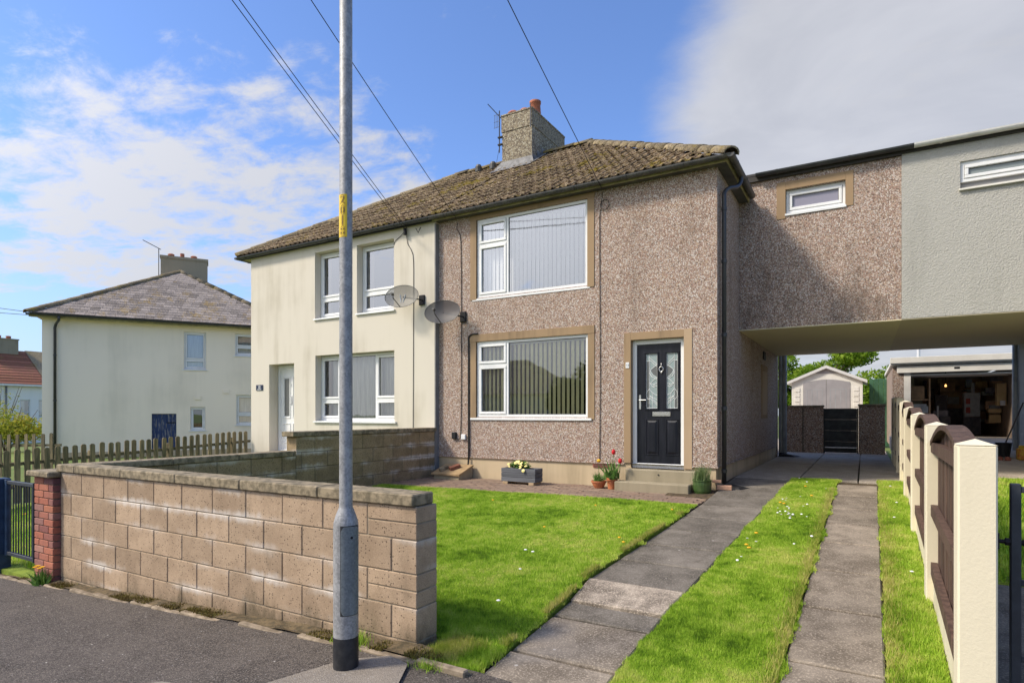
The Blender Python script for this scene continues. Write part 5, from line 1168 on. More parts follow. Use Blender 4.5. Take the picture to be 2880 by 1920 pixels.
# ---------------------------------------------------------------- by the front door
pb_ = thing('planter', 'grey slatted wooden planter box on brick paving below the window', 'planter', (-5.18, 9.2, .288))
x0, x1, y0_, y1_ = -5.53, -4.85, 9.05, 9.33
for r in range(3):
    z0 = .335+.078*r
    MB().cbox(x0, x1, y0_, y0_+.022, z0, z0+.074, .004).build('slat', 'planter_grey', pb_); MB().cbox(x0, x1, y1_-.022, y1_, z0, z0+.074, .004).build('slat', 'planter_grey', pb_)
    MB().cbox(x0+.001, x0+.022, y0_+.023, y1_-.023, z0, z0+.074, .004).build('slat', 'planter_grey', pb_); MB().cbox(x1-.022, x1-.001, y0_+.023, y1_-.023, z0, z0+.074, .004).build('slat', 'planter_grey', pb_)
MB().box(x0+.024, x1-.024, y0_+.024, y1_-.024, .36, .535).build('compost', 'soil', pb_)
for q in (x0+.03, x1-.13): MB().cbox(q, q+.10, y0_+.0, y1_-.0, .286, .332, .004).build('foot', 'timber_raw', pb_)
def leaves(n, c, r, size, up=.6, flat=.0):
    """leaf quads scattered in an ellipsoid"""
    c = np.array(c); r = np.array(r); p = RNG.normal(0, 1, (n, 3)); p /= np.linalg.norm(p, axis=1)[:, None]; p *= RNG.uniform(.25, 1, (n, 1))**(1/2.2); P = c+p*r
    d = RNG.normal(0, 1, (n, 3)); d[:, 2] = np.abs(d[:, 2])*up+flat; d /= np.linalg.norm(d, axis=1)[:, None]; s = np.cross(d, RNG.normal(0, 1, (n, 3))); s /= np.linalg.norm(s, axis=1)[:, None]
    L = size*RNG.uniform(.6, 1.4, (n, 1)); V = np.stack([P, P+d*L*.5+s*L*.22, P+d*L, P+d*L*.5-s*L*.22], 1).reshape(-1, 3)
    return V, np.repeat(RNG.uniform(0, 1, n), 4)
def leaf_ob(name, n, c, r, size, mat, par=None, up=.6):
    V, t = leaves(n, c, r, size, up); return ob(name, np_mesh(name, V, np.arange(len(V)), 4, t), mat, par)
fl_ = thing('yellow_flowers', 'clump of pale yellow daisies growing in the grey planter', 'flowers', (-5.3, 9.19, .53))
leaf_ob('foliage', 520, (-5.23, 9.19, .60), (.20, .11, .07), .05, 'plant_leaf', fl_)
fm = MB().lathe([(0, .012), (.012, .014), (.032, .004), (.030, 0), (0, -.004)], n=9).mesh('flower')
for q in range(26):
    a = random.uniform(0, 6.28); s = math.sqrt(random.random()); x, y_ = -5.23+.21*s*math.cos(a), 9.17+.10*s*math.sin(a)
    ob('flower', fm, 'petal_yellow', fl_, Matrix.Translation((x, y_, .655-.06*s*s+random.uniform(-.02, .03))) @ Matrix.Rotation(rad(random.uniform(20, 60)), 4, 'X') @ Matrix.Rotation(rad(random.uniform(-25, 25)), 4, 'Y'))
ob('flower', fm, 'petal_yellow', fl_, Matrix.Translation((-5.07, 9.03, .535)) @ Matrix.Rotation(rad(70), 4, 'X'))
def pot(name, label, c, prof, mat, soilr, soilz, group=None):
    t = thing(name, label, 'pot', c, group); MB().lathe(prof, *c, 22).build('body', mat, t, smooth=False); MB().lathe([(0, soilz), (soilr, soilz-.004)], *c, 16).build('compost', 'soil', t); return t
GZ = .289
pot('plant_pot', 'wide terracotta bowl with a yellow flower beside the step', (-3.80, 9.33, GZ), [(0, 0), (.075, 0), (.10, .045), (.118, .09), (.128, .092), (.128, .12), (.115, .12), (.105, .09), (0, .09)], 'terracotta', .108, .105, 'terracotta pots by the step')
pot('plant_pot', 'tall terracotta pot with red tulips beside the step', (-3.56, 9.30, GZ), [(0, 0), (.062, 0), (.082, .14), (.095, .142), (.095, .185), (.082, .185), (.075, .14), (0, .14)], 'terracotta', .08, .165, 'terracotta pots by the step')
pot('plant_pot', 'glazed green pot with a lavender bush right of the steps', (-2.13, 9.36, GZ), [(0, 0), (.115, 0), (.135, .06), (.140, .15), (.138, .20), (.146, .205), (.146, .222), (.130, .222), (.125, .18), (0, .18)], 'green_glaze', .128, .20)
def blades_ob(name, n, c, r, h, w, mat, par, lean=.5):
    xs = c[0]+RNG.normal(0, r, n); ys = c[1]+RNG.normal(0, r, n); V, t = blades(n, xs, ys, np.full(n, c[2]), h, w, lean); return ob(name, np_mesh(name, V, np.arange(len(V)), 3, t), mat, par)
yf = thing('garden_plant', 'single yellow flower on a long stem in the terracotta bowl', 'plant', (-3.80, 9.33, .40))
blades_ob('foliage', 60, (-3.80, 9.33, .39), .035, .14, .028, 'plant_leaf', yf, .7); MB().tube([(-3.79, 9.33, .39), (-3.80, 9.32, .60), (-3.79, 9.31, .72)], .004, 5).build('stem', 'plant_leaf', yf)
MB().lathe([(0, .03), (.02, .035), (.038, .012), (.025, -.012), (0, -.02)], -3.79, 9.305, .73, 10).build('flower', 'petal_gold', yf)
rt = thing('garden_plant', 'red tulips with broad green leaves in the tall terracotta pot', 'plant', (-3.56, 9.30, .46))
blades_ob('foliage', 46, (-3.55, 9.30, .45), .05, .27, .065, 'plant_leaf', rt, .8); leaf_ob('variegated_leaves', 26, (-3.60, 9.26, .46), (.10, .07, .07), .09, 'herb_leaf', rt)
for (x, y_, z_) in ((-3.53, 9.30, .88), (-3.41, 9.28, .74)):
    MB().tube(sm([(-3.55, 9.30, .45), (x-.02, y_, z_-.2), (x, y_, z_-.02)], 4), .005, 5).build('stem', 'plant_leaf', rt); MB().lathe([(0, -.035), (.025, -.02), (.036, .01), (.026, .045), (.01, .055), (0, .02)], x, y_, z_, 8).build('flower', 'petal_red', rt)
lv = thing('lavender_bush', 'small grey green lavender bush in the glazed pot', 'plant', (-2.13, 9.36, .49)); blades_ob('foliage', 420, (-2.13, 9.36, .485), .05, .22, .009, 'herb_leaf', lv, .55)
dc = thing('drain_cover', 'sloping timber cover over the drain at the foot of the house wall', 'drain cover', (-6.75, 9.35, .288))
MB().add([(-7.08, 9.12, .288), (-6.50, 9.12, .288), (-6.50, 9.57, .288), (-7.08, 9.57, .288), (-7.08, 9.12, .36), (-6.50, 9.12, .36), (-6.50, 9.57, .50), (-7.08, 9.57, .50)], [(0,3,2,1),(4,5,6,7),(0,1,5,4),(1,2,6,5),(2,3,7,6),(3,0,4,7)]).build('base', 'concrete_step', dc)
MB().add([(-7.12, 9.09, .362), (-6.47, 9.09, .362), (-6.47, 9.57, .512), (-7.12, 9.57, .512), (-7.12, 9.09, .392), (-6.47, 9.09, .392), (-6.47, 9.57, .542), (-7.12, 9.57, .542)], [(0,3,2,1),(4,5,6,7),(0,1,5,4),(1,2,6,5),(2,3,7,6),(3,0,4,7)]).build('lid', 'timber_cover', dc)
bk_ = MB().cbox(-.1075, .1075, -.05, .05, -.0325, .0325, .005).mesh('loose_brick')
def loose(label, p, rz, rx, mat, s=1.0): return tag(ob('loose_brick', bk_, mat, None, Matrix.Translation(p) @ Matrix.Rotation(rad(rz), 4, 'Z') @ Matrix.Rotation(rad(rx), 4, 'X') @ Matrix.Scale(s, 4)), label, 'brick', 'loose bricks')
tl = math.degrees(math.atan2(.15, .48))
def on_lid(x, y_): return .392+(y_-9.09)*.3125+.0345
tag(ob('loose_brick', bk_, 'brick_dark', None, Matrix.Translation((-6.74, 9.33, on_lid(0, 9.33))) @ Matrix.Rotation(rad(tl), 4, 'X') @ Matrix.Rotation(rad(62), 4, 'Z')), 'dark red brick lying on the timber drain cover', 'brick', 'loose bricks')
tag(ob('loose_brick', bk_, 'coping', None, Matrix.Translation((-6.94, 9.25, on_lid(0, 9.25)-.002)) @ Matrix.Rotation(rad(tl), 4, 'X') @ Matrix.Rotation(rad(70), 4, 'Z') @ Matrix.Scale(.85, 4)), 'grey stone lump on the timber drain cover', 'stone', 'loose bricks')
loose('pale brick lying flat at the foot of the black downpipe', (-1.84, 9.56, .388), 6, 0, 'brick_loose'); loose('pale brick standing on end by the black downpipe', (-1.955, 9.57, .476), 8, 0, 'brick_loose', .62)
sh = MB().add([(-1.90, 9.72, .36), (-1.62, 9.60, .36), (-1.48, 9.80, .36), (-1.80, 9.98, .36), (-1.90, 9.72, .40), (-1.65, 9.63, .385), (-1.52, 9.80, .375), (-1.80, 9.94, .41)], [(0,3,2,1),(4,5,6,7),(0,1,5,4),(1,2,6,5),(2,3,7,6),(3,0,4,7)]).build('drain_mat', 'rubber'); tag(sh, 'black rubber mat under the front downpipe', 'mat', 'drain mats')
sh = MB().add([(-1.90, 16.7, .432), (-1.5, 16.7, .432), (-1.38, 17.0, .432), (-1.92, 17.1, .432), (-1.88, 16.74, .50), (-1.6, 16.74, .48), (-1.55, 16.95, .47), (-1.88, 17.04, .52)], [(0,3,2,1),(4,5,6,7),(0,1,5,4),(1,2,6,5),(2,3,7,6),(3,0,4,7)]).build('drain_mat', 'rubber'); tag(sh, 'black rubber mat under the grey pipes at the back of the passage', 'mat', 'drain mats')

# ---------------------------------------------------------------- cream post and brown panel fence
fence = thing('panel_fence', 'cream concrete posts with brown arched timber panels along the drive', 'fence', (.42, 8.5, .2))
FP = [3.45, 5.52, 7.70, 9.67, 11.25, 13.2, 15.2, 17.2]; FT = [1.36, 1.42, 1.50, 1.585, 1.70, 1.80, 1.85, 1.9]
def gz(y): return drive(y)
for i, (y, zt) in enumerate(zip(FP, FT)):
    x = fenX(y); w = .148 if i < 5 else .11; m = MB().cbox(x, x+w, y, y+w, gz(y)-.25, zt, .008)
    m.add([(x, y, zt), (x+w, y, zt), (x+w, y+w, zt), (x, y+w, zt), (x+w/2, y+w/2, zt+.028)], [(0, 1, 4), (1, 2, 4), (2, 3, 4), (3, 0, 4)]); m.build('post', 'post_cream', fence)
for i in range(len(FP)-1):
    ya, yb = FP[i]+.148, FP[i+1]; za, zb = gz(ya), gz(yb); xa = fenX(ya)+.075; xb = fenX(yb)+.075
    X_ = lambda y: xa+(xb-xa)*(y-ya)/(yb-ya)
    gb = MB(); c0, c1 = za+.19, zb+.19
    gb.add([(xa-.03, ya, za-.1), (xb-.03, yb, zb-.1), (xb+.03, yb, zb-.1), (xa+.03, ya, za-.1), (xa-.03, ya, c0), (xb-.03, yb, c1), (xb+.03, yb, c1), (xa+.03, ya, c0)], [(0,3,2,1),(4,5,6,7),(0,1,5,4),(1,2,6,5),(2,3,7,6),(3,0,4,7)]); gb.build('gravel_board', 'post_cream', fence)
    zl = (FT[i]+FT[i+1])/2; base = max(c0, c1); rail_t = zl-.17; arch = i < 4
    archz = lambda y: rail_t+.05+(.135 if arch else .03)*math.sin(math.pi*(y-ya)/(yb-ya))
    pn = MB().add([(xa+.010, ya, min(c0, c1)), (xb+.010, yb, min(c0, c1)), (xb+.018, yb, min(c0, c1)), (xa+.018, ya, min(c0, c1))], [(0, 1, 2, 3)])
    nb = 15; pnl = None
    for k in range(nb):
        p, q = ya+(yb-ya)*k/nb+.003, ya+(yb-ya)*(k+1)/nb-.003; b0 = lerp(c0, c1, (k+.5)/nb)+.004
        o = .004*(k % 2)
        bd_ = MB().add([(X_(p)+o, p, b0), (X_(q)+o, q, b0), (X_(q)+.018+o, q, b0), (X_(p)+.018+o, p, b0), (X_(p)+o, p, archz(p)), (X_(q)+o, q, archz(q)), (X_(q)+.018+o, q, archz(q)), (X_(p)+.018+o, p, archz(p))], [(0,3,2,1),(4,5,6,7),(0,1,5,4),(1,2,6,5),(2,3,7,6),(3,0,4,7)])
        bd_.build('board', 'panel_brown', fence)
    for zz, hgt in ((lambda t: lerp(c0, c1, t)+.03, .09), (lambda t: lerp(c0, c1, t)*.45+rail_t*.55-.05, .08), (lambda t: rail_t, .075)):
        MB().add([(xa-.045, ya, zz(0)), (xb-.045, yb, zz(1)), (xb-.003, yb, zz(1)), (xa-.003, ya, zz(0)), (xa-.045, ya, zz(0)+hgt), (xb-.045, yb, zz(1)+hgt), (xb-.003, yb, zz(1)+hgt), (xa-.003, ya, zz(0)+hgt)], [(0,3,2,1),(4,5,6,7),(0,1,5,4),(1,2,6,5),(2,3,7,6),(3,0,4,7)]).build('rail', 'panel_brown', fence)
    ar = MB(); ns = 18; V = []
    for k in range(ns+1):
        y = lerp(ya, yb, k/ns); z = archz(y); V += [(X_(y)-.05, y, z), (X_(y)+.05, y, z), (X_(y)+.05, y, z+.032), (X_(y)-.05, y, z+.032)]
    F = [tuple(k*4+j+o for j, o in ()) for k in ()]
    F = []
    for k in range(ns):
        for j in range(4): F.append((k*4+j, k*4+(j+1) % 4, (k+1)*4+(j+1) % 4, (k+1)*4+j))
    F += [(0, 1, 2, 3), (ns*4+3, ns*4+2, ns*4+1, ns*4)]
    ar.add(V, F).build('arch', 'panel_brown', fence)
rg = thing('metal_gate', 'dark metal gate at the right edge, hung beside the cream post', 'gate', (.66, 3.95, -.03))
gx, gy = .635, 3.86
MB().cbox(gx, gx+.042, gy, gy+.042, .02, 1.155, .004).build('stile', 'charcoal_paint', rg)
for zr in (1.125, .66, .28, .05): MB().cbox(gx+.042, gx+1.2, gy+.006, gy+.036, zr-.015, zr+.015, .003).build('rail', 'charcoal_paint', rg)
for q in range(1, 9): MB().tube([(gx+.12*q+.03, gy+.02, .05), (gx+.12*q+.03, gy+.02, 1.12)], .007, 6).build('bar', 'charcoal_paint', rg)
MB().tube([(gx-.09, gy+.02, .86), (gx+.09, gy+.02, .86)], .011, 8).tube([(gx-.055, gy+.02, .82), (gx-.055, gy+.02, .90)], .014, 8).tube([(gx-.02, gy+.02, .86), (gx+.0, gy+.02, .86)], .02, 6).tube([(gx+.05, gy+.02, .86), (gx+.07, gy+.02, .86)], .018, 6).build('hinge', 'rubber', rg)

# ---------------------------------------------------------------- behind the passage
lw = thing('yard_wall', 'low pebbledashed wall across the back of the passage, either side of the black gate', 'wall', (-.7, 19.1, .42))
for (a, b, zt) in ((-1.95, -.99, 1.72), (-.13, .49, 1.74)):
    MB().box(a, b, 19.0, 19.2, .35, zt).build('panel', 'pebbledash_dark', lw); MB().cbox(a-.02, b+.02, 18.97, 19.23, zt+.001, zt+.05, .006).build('coping_stone', 'coping', lw)
MB().box(-1.52, -1.49, 18.985, 18.999, .42, 1.71).build('joint', 'mortar_dark', lw)
bgt = thing('timber_gate', 'black boarded gate between the low walls behind the passage', 'gate', (-.15, 19.1, .45))
for r in range(4): MB().cbox(-.95, -.17, 19.06, 19.09, .445+.308*r, .445+.308*r+.3065, .003).build('board', 'gate_black', bgt)
MB().cbox(-.985, -.951, 19.04, 19.12, .43, 1.68, .004).build('frame', 'gate_black', bgt); MB().cbox(-.169, -.135, 19.04, 19.12, .43, 1.68, .004).build('frame', 'gate_black', bgt); MB().cbox(-.95, -.17, 19.03, 19.058, .575, .60, .003).build('bottom_rail', 'garage_white', bgt)
SX0, SX1, SY = -2.33, .02, 24.0
shd = thing('garden_shed', 'cream plastic shed with grey double doors and arched lintel', 'shed', (-1.1, 25, .4))
scx = (SX0+SX1)/2; e0, e1, ap_ = SX0-.0, SX1+.0, 3.42
DT = lambda x: 2.63+.12*math.cos((x-scx)/.74*1.5)
wl_ = [(SX0+.06, .4), (scx-.74, .4)]+[(x, DT(x)) for x in np.linspace(scx-.74, scx+.74, 13)]+[(scx+.74, .4), (SX1-.06, .4), (SX1-.06, 2.66), (scx, 3.14), (SX0+.06, 2.66)]
for half in (0, 1):
    xs_ = np.linspace(scx-.74, scx, 7) if half == 0 else np.linspace(scx, scx+.74, 7); m = MB()
    gab = lambda x: 2.66+.48*(1-abs(x-scx)/(scx-SX0-.06))
    for a_, b_ in zip(xs_[:-1], xs_[1:]): m.prism([(a_, DT(a_)), (b_, DT(b_)), (b_, gab(b_)), (a_, gab(a_))], SY, SY+.06, 'y')
    (m.prism([(SX0+.06, .4), (scx-.74, .4), (scx-.74, gab(scx-.74)), (SX0+.06, 2.66)], SY, SY+.06, 'y') if half == 0 else m.prism([(scx+.74, .4), (SX1-.06, .4), (SX1-.06, 2.66), (scx+.74, gab(scx+.74))], SY, SY+.06, 'y')).build('front_wall', 'shed_cream', shd)
MB().box(SX0+.06, SX0+.12, SY+.061, SY+2, .4, 2.64).box(SX1-.12, SX1-.06, SY+.061, SY+2, .4, 2.64).box(SX0+.12, SX1-.12, SY+1.95, SY+2, .4, 2.64).build('wall', 'shed_cream', shd)
MB().prism([(e0-.08, 2.60), (scx, 3.145), (e1+.08, 2.60), (e1+.08, 2.70), (scx, 3.25), (e0-.08, 2.70)], SY-.12, SY+2.1, 'y').build('roof', 'shed_roof', shd)
MB().prism([(scx-.34, 2.96), (scx+.34, 2.96), (scx, 3.12)], SY-.012, SY-.001, 'y').build('gable_vent', 'shed_grey', shd)
for s in (-1, 1):
    a, b = (scx-.735, scx-.005) if s < 0 else (scx+.005, scx+.735); pts = [(a, .42), (b, .42)]+[(x, DT(x)-.005) for x in np.linspace(b, a, 7)]
    d_ = MB().prism(pts, SY-.02, SY+.03, 'y').build('door', 'shed_grey', shd)
    g2 = MB()
    for q in range(4): xx = lerp(a+.12, b-.12, q/3); g2.box(xx-.007, xx+.007, SY-.024, SY-.0205, .6, 2.40)
    g2.box(a+.12, b-.12, SY-.0245, SY-.021, 2.39, 2.405); g2.build('groove', 'pipe_grey', d_)
    xx = SX0+.17 if s < 0 else SX1-.33
    for q in range(10): MB().cbox(xx, xx+.16, SY-.02, SY-.001, .7+.18*q, .7+.18*q+.15, .008).build('louvre', 'shed_cream', shd)
gf = thing('board_fence', 'green vertical board fence beside the cream shed', 'fence', (.7, 24.5, .4))
for q in range(9): MB().cbox(.16+.142*q, .16+.142*q+.136, 24.5, 24.53, .4, 2.74+.01*(q % 3), .004).build('board', 'green_boards', gf)
MB().cbox(1.30, 1.46, 24.35, 24.51, .4, 2.95, .01).build('post', 'post_cream', gf)
for q in range(5): MB().cbox(1.52+.142*q, 1.52+.142*q+.136, 25.2, 25.23, .4, 2.72, .004).build('board', 'grey_boards', gf)
MB().cbox(1.02, 1.42, 20.4, 20.7, .4, 1.95, .01).build('stub_pillar', 'concrete_step', gf)
lc = thing('lamp_column', 'thin pale pole rising behind the green fence', 'pole', (1.95, 30, .3)); MB().tube([(1.95, 30, .3), (1.95, 30, 8.0)], [.07, .05], 10).build('shaft', 'pole_white', lc)
def tree(name, label, base, trunk_h, clumps, leaf, n, mat, group=None, bark='bark', cat='tree'):
    t = thing(name, label, cat, base, group); b = Vector(base); tr = MB(); top = b+Vector((0, 0, trunk_h))
    tr.tube([b, b+Vector((.05, 0, trunk_h*.5)), top], [.16*trunk_h/3, .12*trunk_h/3, .07*trunk_h/3], 8)
    for (c, r) in clumps: tr.tube([b+Vector((0, 0, trunk_h*.55)), b.lerp(Vector(c), .6)+Vector((0, 0, trunk_h*.3)), Vector(c)], [.06*trunk_h/3, .04*trunk_h/3, .012], 6)
    tr.build('trunk', bark, t); Vs = []; ts = []; tot = sum(r[0]*r[1]*r[2] for c, r in clumps)
    for (c, r) in clumps: V, tt = leaves(int(n*r[0]*r[1]*r[2]/tot)+20, c, r, leaf); Vs.append(V); ts.append(tt)
    V = np.concatenate(Vs); tt = np.concatenate(ts); ob('crown', np_mesh('crown', V, np.arange(len(V)), 4, tt), mat, t); return t
cl = []
for q in range(60):
    x = -5.2+9.4*(q+random.random())/60; hgt = 3.6*max(.12, 1-(max(0, x+1.2)/5.8)**1.6); cl.append(((x, random.uniform(32.5, 35.5), 1.0+hgt*random.uniform(.1, 1.0)), (random.uniform(.6, 1.0), .8, random.uniform(.4, .65))))
tree('hawthorn_tree', 'bright green feathery tree behind the cream shed', (-2.0, 34, .2), 2.6, cl, .17, 60000, 'tree_leaf')

# garage with its door up
gg = thing('garage', 'white concrete garage with its door open and a cluttered dark inside', 'garage', (2.0, 21, .88))
gx0, gx1, gyf, gyb, gz0, gz1 = .68, 3.34, 19.6, 25.0, .88, 2.80
MB().box(gx0-.0, gx0+.26, gyf, gyf+.12, gz0-.3, gz1).build('front_pier', 'pebbledash_link', gg); MB().box(gx1+.0, gx1+.12, gyf, gyf+.12, gz0-.3, gz1).build('front_pier', 'pebbledash_link', gg)
MB().box(gx0, gx0+.1, gyf+.121, gyb, gz0-.3, gz1).box(gx1, gx1+.1, gyf+.121, gyb, gz0-.3, gz1).box(gx0+.1, gx1, gyb-.1, gyb, gz0-.3, gz1).build('wall', 'garage_inside', gg)
MB().box(gx0+.1, gx1, gyf, gyb-.1, gz0-.2, gz0).build('floor', 'garage_inside', gg)
MB().cbox(gx0-.06, gx1+.08, gyf-.15, gyf-.10, 2.90, 3.06, .006).build('fascia', 'garage_white', gg)
MB().box(gx0-.05, gx1+.07, gyf-.099, gyb+.1, 2.86, 2.95).build('roof', 'garage_white', gg)
up_ = MB().cbox(gx0+.1, gx1+.02, gyf-.06, gyf-.02, 2.64, 2.83, .006).box(gx0+.4, gx1, gyf+.02, gyf+1.2, 2.56, 2.60).build('door', 'garage_white', gg, label='white up and over garage door, raised')
MB().box(2.05, 2.17, gyf-.065, gyf-.06, 2.71, 2.76).build('handle', 'rubber', up_)
MB().cbox(gx0+.26, gx0+.42, gyf+.0, gyf+.08, gz0, 2.64, .004).build('door_post', 'garage_white', gg); MB().cbox(gx1-.08, gx1-.02, gyf+.0, gyf+.08, gz0, 2.64, .004).build('door_post', 'garage_white', gg)
def clutter(name, label, cat, mat, boxes, parts=()):
    t = thing(name, label, cat, ((boxes[0][0]+boxes[0][1])/2, (boxes[0][2]+boxes[0][3])/2, boxes[0][4])); m = MB()
    for b in boxes: m.cbox(*b, .006)
    m.build('body', mat, t)
    for (nm, mt, bb) in parts: MB().cbox(*bb, .005).build(nm, mt, t)
    return t
clutter('shelf_unit', 'shelf stacked with papers and boxes just inside the garage on the left', 'shelf', 'cardboard', [(0.97, 1.01, 20.2, 20.7, .9, 2.5), (1.55, 1.59, 20.2, 20.7, .9, 2.5), (1.02, 1.54, 20.2, 20.7, 1.1, 1.14), (1.02, 1.54, 20.2, 20.7, 1.5, 1.54), (1.02, 1.54, 20.2, 20.7, 1.9, 1.94)],
        [('paper_stack', 'white_clutter', (1.05, 1.35, 20.2, 20.6, 1.55, 1.68)), ('paper_stack', 'white_clutter', (1.10, 1.50, 20.2, 20.6, 1.69, 1.80)), ('carton', 'cardboard', (1.05, 1.51, 20.15, 20.6, 1.15, 1.48)), ('carton', 'cardboard', (1.10, 1.45, 20.2, 20.6, 1.95, 2.3)), ('paper_stack', 'white_clutter', (1.37, 1.53, 20.15, 20.6, 1.55, 1.74))])
clutter('drawer_unit', 'dark chest of drawers with cartons on top at the back of the garage', 'drawers', 'dark_clutter', [(2.15, 2.90, 24.0, 24.6, .9, 1.7)], [('drawer', 'dark_clutter', (2.17, 2.88, 23.97, 24.0, .95+.25*q, 1.16+.25*q)) for q in range(3)]+[('carton', 'cardboard', (2.15, 2.85, 24.05, 24.6, 1.71, 2.25)), ('carton', 'cardboard', (2.15, 2.55, 24.05, 24.6, 2.26, 2.55)), ('label_sheet', 'white_clutter', (2.35, 2.65, 24.03, 24.048, 1.85, 2.08))])
clutter('cabinet', 'white cabinet with red printed boxes inside the garage', 'cabinet', 'white_clutter', [(2.57, 2.95, 22.2, 22.6, 1.45, 2.15)], [('carton', 'red_clutter', (2.61, 2.71, 22.17, 22.199, 1.55, 1.72)), ('carton', 'red_clutter', (2.61, 2.71, 22.17, 22.199, 1.82, 1.98)), ('stand', 'dark_clutter', (2.55, 2.97, 22.2, 22.6, .9, 1.44)), ('roll', 'white_clutter', (2.75, 2.83, 22.3, 22.4, 2.16, 2.45))])
clutter('workbench', 'workbench with a green side and plywood sheet at the garage mouth', 'workbench', 'green_bench', [(3.70, 4.10, 19.95, 20.5, .9, 1.68)], [('worktop', 'plywood', (3.55, 4.14, 19.9, 20.55, 1.69, 1.74)), ('plywood_sheet', 'plywood', (3.52, 3.60, 19.9, 20.5, .9, 1.68)), ('leg', 'garage_white', (4.10, 4.15, 19.92, 19.98, .9, 1.68)), ('rack', 'plywood', (3.10, 3.30, 20.6, 20.9, 1.75, 2.35)), ('tub', 'white_clutter', (3.15, 3.25, 20.45, 20.55, 1.75, 1.88))])
clutter('lawn_machine', 'grey covered machine standing in the middle of the garage', 'machine', 'dark_clutter', [(1.65, 2.10, 20.8, 21.5, .9, 1.45)], [('hood', 'dark_clutter', (1.70, 2.05, 20.85, 21.4, 1.45, 1.62)), ('handle_bar', 'white_clutter', (1.77, 1.81, 20.6, 20.64, 1.2, 1.75))])
for q, (x, y, z, a, b, c, mt) in enumerate([(1.1, 23, .9, .5, .5, .8, 'dark_clutter'), (1.45, 24.2, .9, .6, .5, 1.1, 'cardboard'), (1.5, 24.2, 2.01, .5, .4, .35, 'dark_clutter'), (1.9, 22.6, .9, .3, .3, 1.2, 'dark_clutter')]):
    tag(MB().cbox(x, x+a, y, y+b, z, z+c, .01).cbox(x-.01, x+a+.01, y-.01, y+b+.01, z+c*.86, z+c+.004, .01).build('storage_box', mt), ['dark storage box on the garage floor behind the shelf', 'brown carton at the back left of the garage', 'dark box on the brown carton in the garage', 'tall dark box in the middle of the garage'][q], 'box', 'boxes in the garage')
tr_ = thing('tool_rack', 'jumble of tools and tins hung over the garage back wall', 'tool rack', (2.0, 24.8, 1.0))
for q in range(34):
    x = random.uniform(.9, 3.0); z = random.uniform(1.75, 2.5); w_, h_ = random.uniform(.05, .22), random.uniform(.06, .28)
    MB().cbox(x, x+w_, 24.6-random.uniform(0, .12), 24.85, z, min(z+h_, 2.7), .006).build('tool', random.choice(['cardboard', 'dark_clutter', 'white_clutter', 'plywood', 'cardboard', 'red_clutter']), tr_)
for q in range(16):
    y = random.uniform(20.8, 24.3); z = random.uniform(1.2, 2.5); MB().cbox(3.12-random.uniform(0, .12), 3.30, y, y+random.uniform(.1, .35), z, z+random.uniform(.08, .25), .006).build('tin', random.choice(['cardboard', 'white_clutter', 'plywood', 'dark_clutter']), tr_)
MB().box(2.25, 3.32, 24.86, 24.885, 1.2, 2.7).build('board', 'cardboard', tr_)
lb = thing('light_bulb', 'small glowing bulb hanging inside the garage', 'bulb', (2.15, 22.5, 2.45)); MB().lathe([(0, -.03), (.025, -.02), (.03, 0), (.015, .03), (.012, .05)], 2.15, 22.5, 2.38, 10).build('glass', 'bulb_glow', lb); MB().tube([(2.15, 22.5, 2.43), (2.15, 22.5, 2.8)], .006, 5).build('flex', 'cable', lb)
bu = thing('bucket', 'black bucket with a broom by the neighbour wall', 'bucket', (2.45, 15.6, .65)); MB().lathe([(0, 0), (.10, 0), (.14, .28), (.15, .285), (.13, .27), (0, .25)], 2.45, 15.6, .648, 16).build('body', 'bucket_black', bu); MB().tube([(2.42, 15.6, .75), (2.78, 15.7, 1.75)], .014, 6).build('broom_handle', 'dark_clutter', bu)
yb_ = MB().cbox(2.58, 2.78, 15.05, 15.25, .615, .86, .03).cbox(2.61, 2.75, 15.10, 15.20, .861, .90, .02).build('compost_bag', 'yellow_bag'); tag(yb_, 'yellow bag standing by the neighbour wall', 'bag')
sh_ = thing('shoe_pair', 'pair of brown shoes on the neighbour drive', 'shoes', (2.35, 15.0, .61))
for q in (0, 1): MB().lathe([(0, 0), (.05, 0), (.055, .03), (.035, .07), (0, .08)], 2.30+.11*q, 15.0-.06*q, .61, 10).build('shoe', 'vent_brick', sh_)

# ---------------------------------------------------------------- far cream house on the left
dxv = Vector((.543, .839, 0)).normalized(); dyv = Vector((-dxv.y, dxv.x, 0))
XF = Matrix.Translation((-24.811, 9.793, 0)) @ Matrix((dxv, dyv, Vector((0, 0, 1)))).transposed().to_4x4()
F2 = thing('far_house', 'cream house with a grey slate hipped roof beyond the picket fence', 'house', (4, 4, 0))
o1, o2, o3, o4, o5 = (4.36, 5.12, 3.20, 4.68), (6.14, 6.96, 3.80, 4.71), (4.58, 5.09, .86, 1.80), (6.18, 6.96, 1.05, 2.29), (3.30, 4.11, -.15, 1.54)
wall_y(MB(), 0, 8.2, -.4, 4.93, 0, .25, (o1, o2, o3, o4, o5)).box(0, .25, .251, 14, -.4, 4.93).box(7.95, 8.2, .251, 14, -.4, 4.93).box(.25, 7.95, 13.8, 14, -.4, 4.93).build('wall', 'cream_far', F2)
MB().box(-.02, 8.22, -.02, -.001, -.4, .16).build('plinth', 'plinth', F2)
MB().box(.3, 7.9, 1.6, 1.7, -.3, 4.9).box(.3, 7.9, .3, 1.6, 2.4, 2.5).build('room', 'room_dark', F2)
